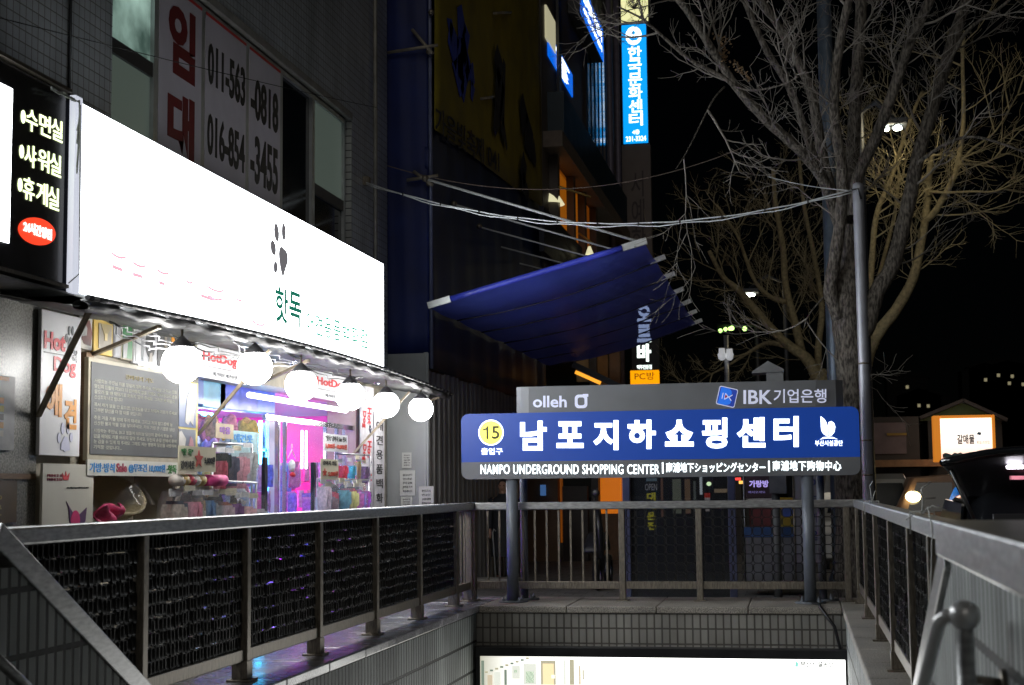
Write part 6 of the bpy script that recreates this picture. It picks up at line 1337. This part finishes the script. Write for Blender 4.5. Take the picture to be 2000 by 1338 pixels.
rev = lambda pr_: [(1 - u, z) for u, z in pr_][::-1]
tv = side_car('pale silver van with a glowing headlight beyond the street side railing', q.x - .78 - 2.15, 29.2, 4.3, 1.75, rev(van_prof), [[(.1, 1.1), (.1, 1.65), (.4, 1.67), (.4, 1.1)], [(.42, 1.1), (.42, 1.67), (.66, 1.66), (.82, 1.12)]], sv_, [('headlight', .985, q.z + .13, .75, .11, hl), ('headlight', .985, q.z + .13, -.7, .1, emit('headlight_off', (.6, .55, .45), .3))], 'van', 'parked_van')
tc_ = tv.location
MB().prism([(tc_.x + 1.36, 29.2 + y, z) for y, z in ((-.72, .99), (.72, .99), (.6, 1.52), (-.6, 1.52))], (.34, 0, -.0)).build('windscreen', cg, tv)
tv.rotation_euler.z = -math.pi / 2
q = PY(1835, 962, 27); tk = mat('tan_paint', (.22, .13, .08), .5, 0, .2, 3)
side_car('dull brown small truck with its wheel showing beside the lit sign', q.x - 1.0, 28, 4.6, 1.7, [(0, .4), (0, 1.0), (.05, 1.1), (.12, 1.75), (.3, 1.8), (.32, .95), (1, .95), (1, .5), (.9, .4)], [[(.1, 1.15), (.14, 1.65), (.27, 1.65), (.27, 1.15)]], tk, [], 'truck', 'parked_truck', (.18, .8), .33)
# black hatchback, rear towards the camera, tailgate up
bp_ = mat('black_car_paint', (.010, .011, .013), .12, .0, .2, 2, coat=1)
t = thing('parked_car', 'black hatchback with its tailgate raised beside the street side railing', 'car', (1.9, 11.5, -.13), 'vehicles parked in the street')
cx0, cx1, cyr = 1.02, 2.72, 10.15
prof = [(0, .3), (-.03, .55), (0, .95), (.06, 1.02), (.30, 1.50), (.45, 1.56), (1.6, 1.58), (2.2, 1.5), (2.9, 1.06), (3.8, .95), (3.95, .75), (3.95, .35), (3.6, .28), (.3, .28)]
sec = [(0, .1, 0), (.05, .03, 0), (.14, 0, 0), (.86, 0, 0), (.95, .03, 0), (1, .1, 0)]; b = MB(); n = len(prof); vs = []; fs = []
for s_, sh, _ in sec:
    for dy, z in prof:
        k = max(0, z - 1.0); xx = cx0 + (cx1 - cx0) * s_; xx += (1 if s_ < .5 else -1) * k * .22 if s_ < .14 or s_ > .86 else 0
        vs.append((xx, cyr + dy + (sh if dy < 1 else -sh), z - .13 - sh * .5 * (z > 1.3)))
for i in range(len(sec) - 1):
    for q_ in range(n): q2 = (q_ + 1) % n; fs.append((i * n + q_, i * n + q2, (i + 1) * n + q2, (i + 1) * n + q_))
fs += [tuple(range(n)), tuple(range((len(sec) - 1) * n, len(sec) * n))[::-1]]
b.add(vs, fs, 0, True); b.build('body', bp_, t)
MB().prism([(cx0 + .06, cyr + .55, 1.0), (cx0 + .11, cyr + .7, 1.36), (cx0 + .11, cyr + 1.9, 1.38), (cx0 + .06, cyr + 2.5, 1.0)], (-.02, 0, 0)).build('window', cg, t)
MB().box((cx0 + .22, cyr + .03, .86), (cx1 - .22, cyr + .09, 1.3)).build('boot_opening', dark_m, t)
for x in (cx0 + .12, cx1 - .12): MB().box((x - .1, cyr - .02, .72), (x + .1, cyr + .1, .98)).build('tail_light', emit('tail_lamp', (.25, .02, .02), .3), t, bevel=.02)
MB().box((cx0 + .55, cyr - .05, .52), (cx1 - .55, cyr - .03, .64)).build('number_plate', mat('plate_white', (.5, .5, .5), .4), t)
for x in (cx0 + .1, cx1 - .1):
    for yy in (cyr + .7, cyr + 3.2): wheel(t, (x, yy, .31 - .13), .31, (1, 0, 0))
H0, H1, F0, F1 = PY(1884, 972, 10.75), PY(2110, 965, 10.5), PY(1841, 903, 10.0), PY(2090, 880, 9.7)
def gate(u, v):
    q = H0.lerp(H1, u).lerp(F0.lerp(F1, u), v); return q + V((0, .10 * math.sin(math.pi * v), .05 * math.sin(math.pi * v) + .035 * math.sin(math.pi * u) * v))
gt = MB().grid(gate, 14, 12).build('tailgate', mat('tailgate_lining', (.02, .02, .024), .45, 0, .3, 5), t, solid=.05)
MB().tube([gate(k / 14, 1) for k in range(15)], .025, 8).tube([gate(0, k / 10) for k in range(11)], .022, 8).build('tailgate_edge', bp_, gt)
q = PY(1983, 912, 10.15); MB().box((q.x - .05, q.y - .03, q.z - .012), (q.x + .05, q.y + .06, q.z + .012)).build('cargo_lamp', emit('cargo_lamp_white', (.95, .9, 1), 9), gt, bevel=.008)
q = PY(1990, 933, 10.3); MB().box((q.x - .05, q.y - .03, q.z - .012), (q.x + .09, q.y + .06, q.z + .012)).build('brake_strip', emit('brake_red', (.6, .2, .25), .7), gt)
MB().tube([gate(.02, .75) , V((cx0 + .14, cyr + .1, 1.18))], .012, 8).build('gas_strut', mat('strut_black', (.03, .03, .03), .4), t)
q = PY(1868, 968, 13.4); tag(MB().lathe((q.x, 13.4, q.z - .12), [(0, 0), (.075, 0), (.09, .05), (.085, .16), (.05, .22), (.03, .25), (0, .25)], 16, (.4, 0, 1)).build('blue_can', mat('bright_blue_plastic', (.02, .22, .7), .35)), 'bright blue plastic can behind the raised tailgate', 'can')
# lit restaurant sign and the low house behind it
YQ = 35.0; t = thing('restaurant_sign', 'glowing white sign in an orange frame by the gabled house', 'sign', PY(1882, 900, YQ)); r = RY(YQ, 1836, 818, 1939, 895)
of = emit('lit_orange_frame', (.95, .3, .03), .55); b = MB(); g_ = .07
b.box((r.X0 - .16, YQ - .06, r.Z0 - g_), (r.X0 - .004, YQ + .3, r.Z1 + g_)).box((r.X1 + .004, YQ - .06, r.Z0 - g_), (r.X1 + .07, YQ + .3, r.Z1 + g_)).box((r.X0 - .003, YQ - .06, r.Z1 + .004), (r.X1 + .003, YQ + .3, r.Z1 + g_)).box((r.X0 - .003, YQ - .06, r.Z0 - g_), (r.X1 + .003, YQ + .3, r.Z0 - .004)); b.build('frame', of, t, bevel=.02)
sf, n, l, p = nmat('lit_scenic_face'); geo = n.new('ShaderNodeNewGeometry'); sx = n.new('ShaderNodeSeparateXYZ'); l.new(geo.outputs['Position'], sx.inputs[0]); mr = n.new('ShaderNodeMapRange'); mr.inputs['From Min'].default_value = r.Z0; mr.inputs['From Max'].default_value = r.Z1; l.new(sx.outputs[2], mr.inputs[0]); rp = n.new('ShaderNodeValToRGB'); rp.color_ramp.elements[0].color = (.95, .62, .48, 1); rp.color_ramp.elements[1].color = (1, .95, .84, 1); rp.color_ramp.elements[0].position = .1; rp.color_ramp.elements[1].position = .75; l.new(mr.outputs[0], rp.inputs[0]); l.new(rp.outputs[0], p.inputs['Emission Color']); p.inputs['Emission Strength'].default_value = 1.6
r.slab(.2).build('lit_face', sf, t); r.text('lettering', '갈매물', mat('sign_navy', (.02, .03, .1), .5), t, .32, .36, .66, .6, bold=.03); r.text('small_lettering', '횟집·초장집', mat('sign_green', (.12, .14, .03), .5), t, .7, .36, .95, .44)
rnd = random.Random(1); MB().prism(r.poly([(.02, .02)] + [(.98, .02)] + [(.98 - .06 * k, .1 + .07 * rnd.random()) for k in range(17)]), r.ext).build('mountain_print', mat('teal_print', (.06, .16, .2), .5), t); MB().prism(r.poly([(.7, .6), (.78, .57), (.8, .64), (.74, .66)]), r.ext).build('blue_mark', mat('sky_print', (.1, .3, .5), .5), t)
t = thing('gabled_house', 'low dark house with a green gable behind the glowing orange framed sign', 'house', (3.9, 38, 0)); hw_ = mat('house_wall', (.045, .04, .033), .7, 0, .3, 2); YHh = 37.5
a, c, e = PY(1795, 822, YHh), PY(1858, 788, YHh), PY(1965, 826, YHh); MB().box((a.x + .2, YHh, 0), (e.x - .1, YHh + 6, a.z)).build('wall', hw_, t); MB().prism([(a.x, YHh - .02, a.z + .001), (e.x, YHh - .02, a.z + .001), (c.x + .25, YHh - .02, c.z)], (0, 6, 0)).build('gable', mat('green_gable', (.07, .11, .03), .6, 0, .3, 3), t)
for (p_, q_) in ((a, c + V((.25, 0, 0))), (c + V((.25, 0, 0)), e)): MB().bar((p_.x, YHh + 2.9, p_.z + .06), (q_.x, YHh + 2.9, q_.z + .06), 6.4, .08).build('roof', mat('roof_sheet', (.07, .06, .055), .7), t)
r = RY(YHh - .2, 1700, 885, 1835, 912); MB().box((r.X0, YHh - 1.6, r.Z0), (r.X1, YHh - .02, r.Z0 + .16)).build('canopy', mat('tan_canopy', (.35, .2, .09), .6), t)
t = thing('shuttered_shop', 'dim shuttered shop front left of the glowing sign', 'building', (PY(1740, 980, 36).x, 37, 0)); r = RY(36.5, 1700, 815, 1800, 980); r.Z0 = 0; r.slab(3).build('wall', hw_, t); rr = RY(36.45, 1706, 826, 1771, 886); rr.slab(.04).build('shutter', mat('mauve_shutter', (.15, .12, .12), .6, 0, .2, 4), t); rr = RY(36.4, 1732, 846, 1771, 850); rr.slab(.04).build('yellow_stripe', mat('dull_yellow', (.3, .2, .03), .6), t)
# dark hill with lit houses far away
b = MB().grid(lambda u, v: (-90 + 320 * u, 180 + 120 * v, (2 + 26 * math.exp(-((u - .56) / .2) ** 2)) * math.sin(math.pi * min(1, v * .62 + .01)) ** .7 + 1.2 * math.sin(u * 50) * v), 40, 14); struct('hill', b, mat('night_hill', (.02, .022, .02), .95, 0, .4, .2), loc=(0, 200, 0))
for px, py, lab, k in ((1925, 742, 'far house on the hill with one amber lit window', 3), (1950, 733, 'far block on the hill with two small lit windows', 5), (1977, 735, 'far block at the right edge with lit windows', 5), (1795, 792, 'far house left of the green gable with a dim window', 2.5), (1813, 793, 'far house touching the green gable with a dim window', 2.5), (1772, 756, 'far house over the van with a faint window', 2)):
    q = PY(px, py, 170); w = 1.6 + k * .3; t = thing('hillside_house', lab, 'house', (q.x, 172, 0), 'houses on the far hill'); MB().box((q.x - w, 170, 0), (q.x + w, 174, q.z + 1)).build('wall', mat('far_wall', (.008, .008, .008), .9, spec=.1), t)
    MB().prism([(q.x - w - .2, 170, q.z + 1.01), (q.x + w + .2, 170, q.z + 1.01), (q.x, 170, q.z + 1.9)], (0, 4, 0)).build('roof', mat('far_roof', (.006, .006, .006), .9, spec=.1), t)
    for j in range(2 if k > 4 else 1): MB().box((q.x - .16 + j * 1.1, 169.95, q.z - .18 - j * .9), (q.x + .16 + j * 1.1, 169.99, q.z + .18 - j * .9)).build('window', emit('far_window', (1, .85, .5), .16 * k / 3), t)
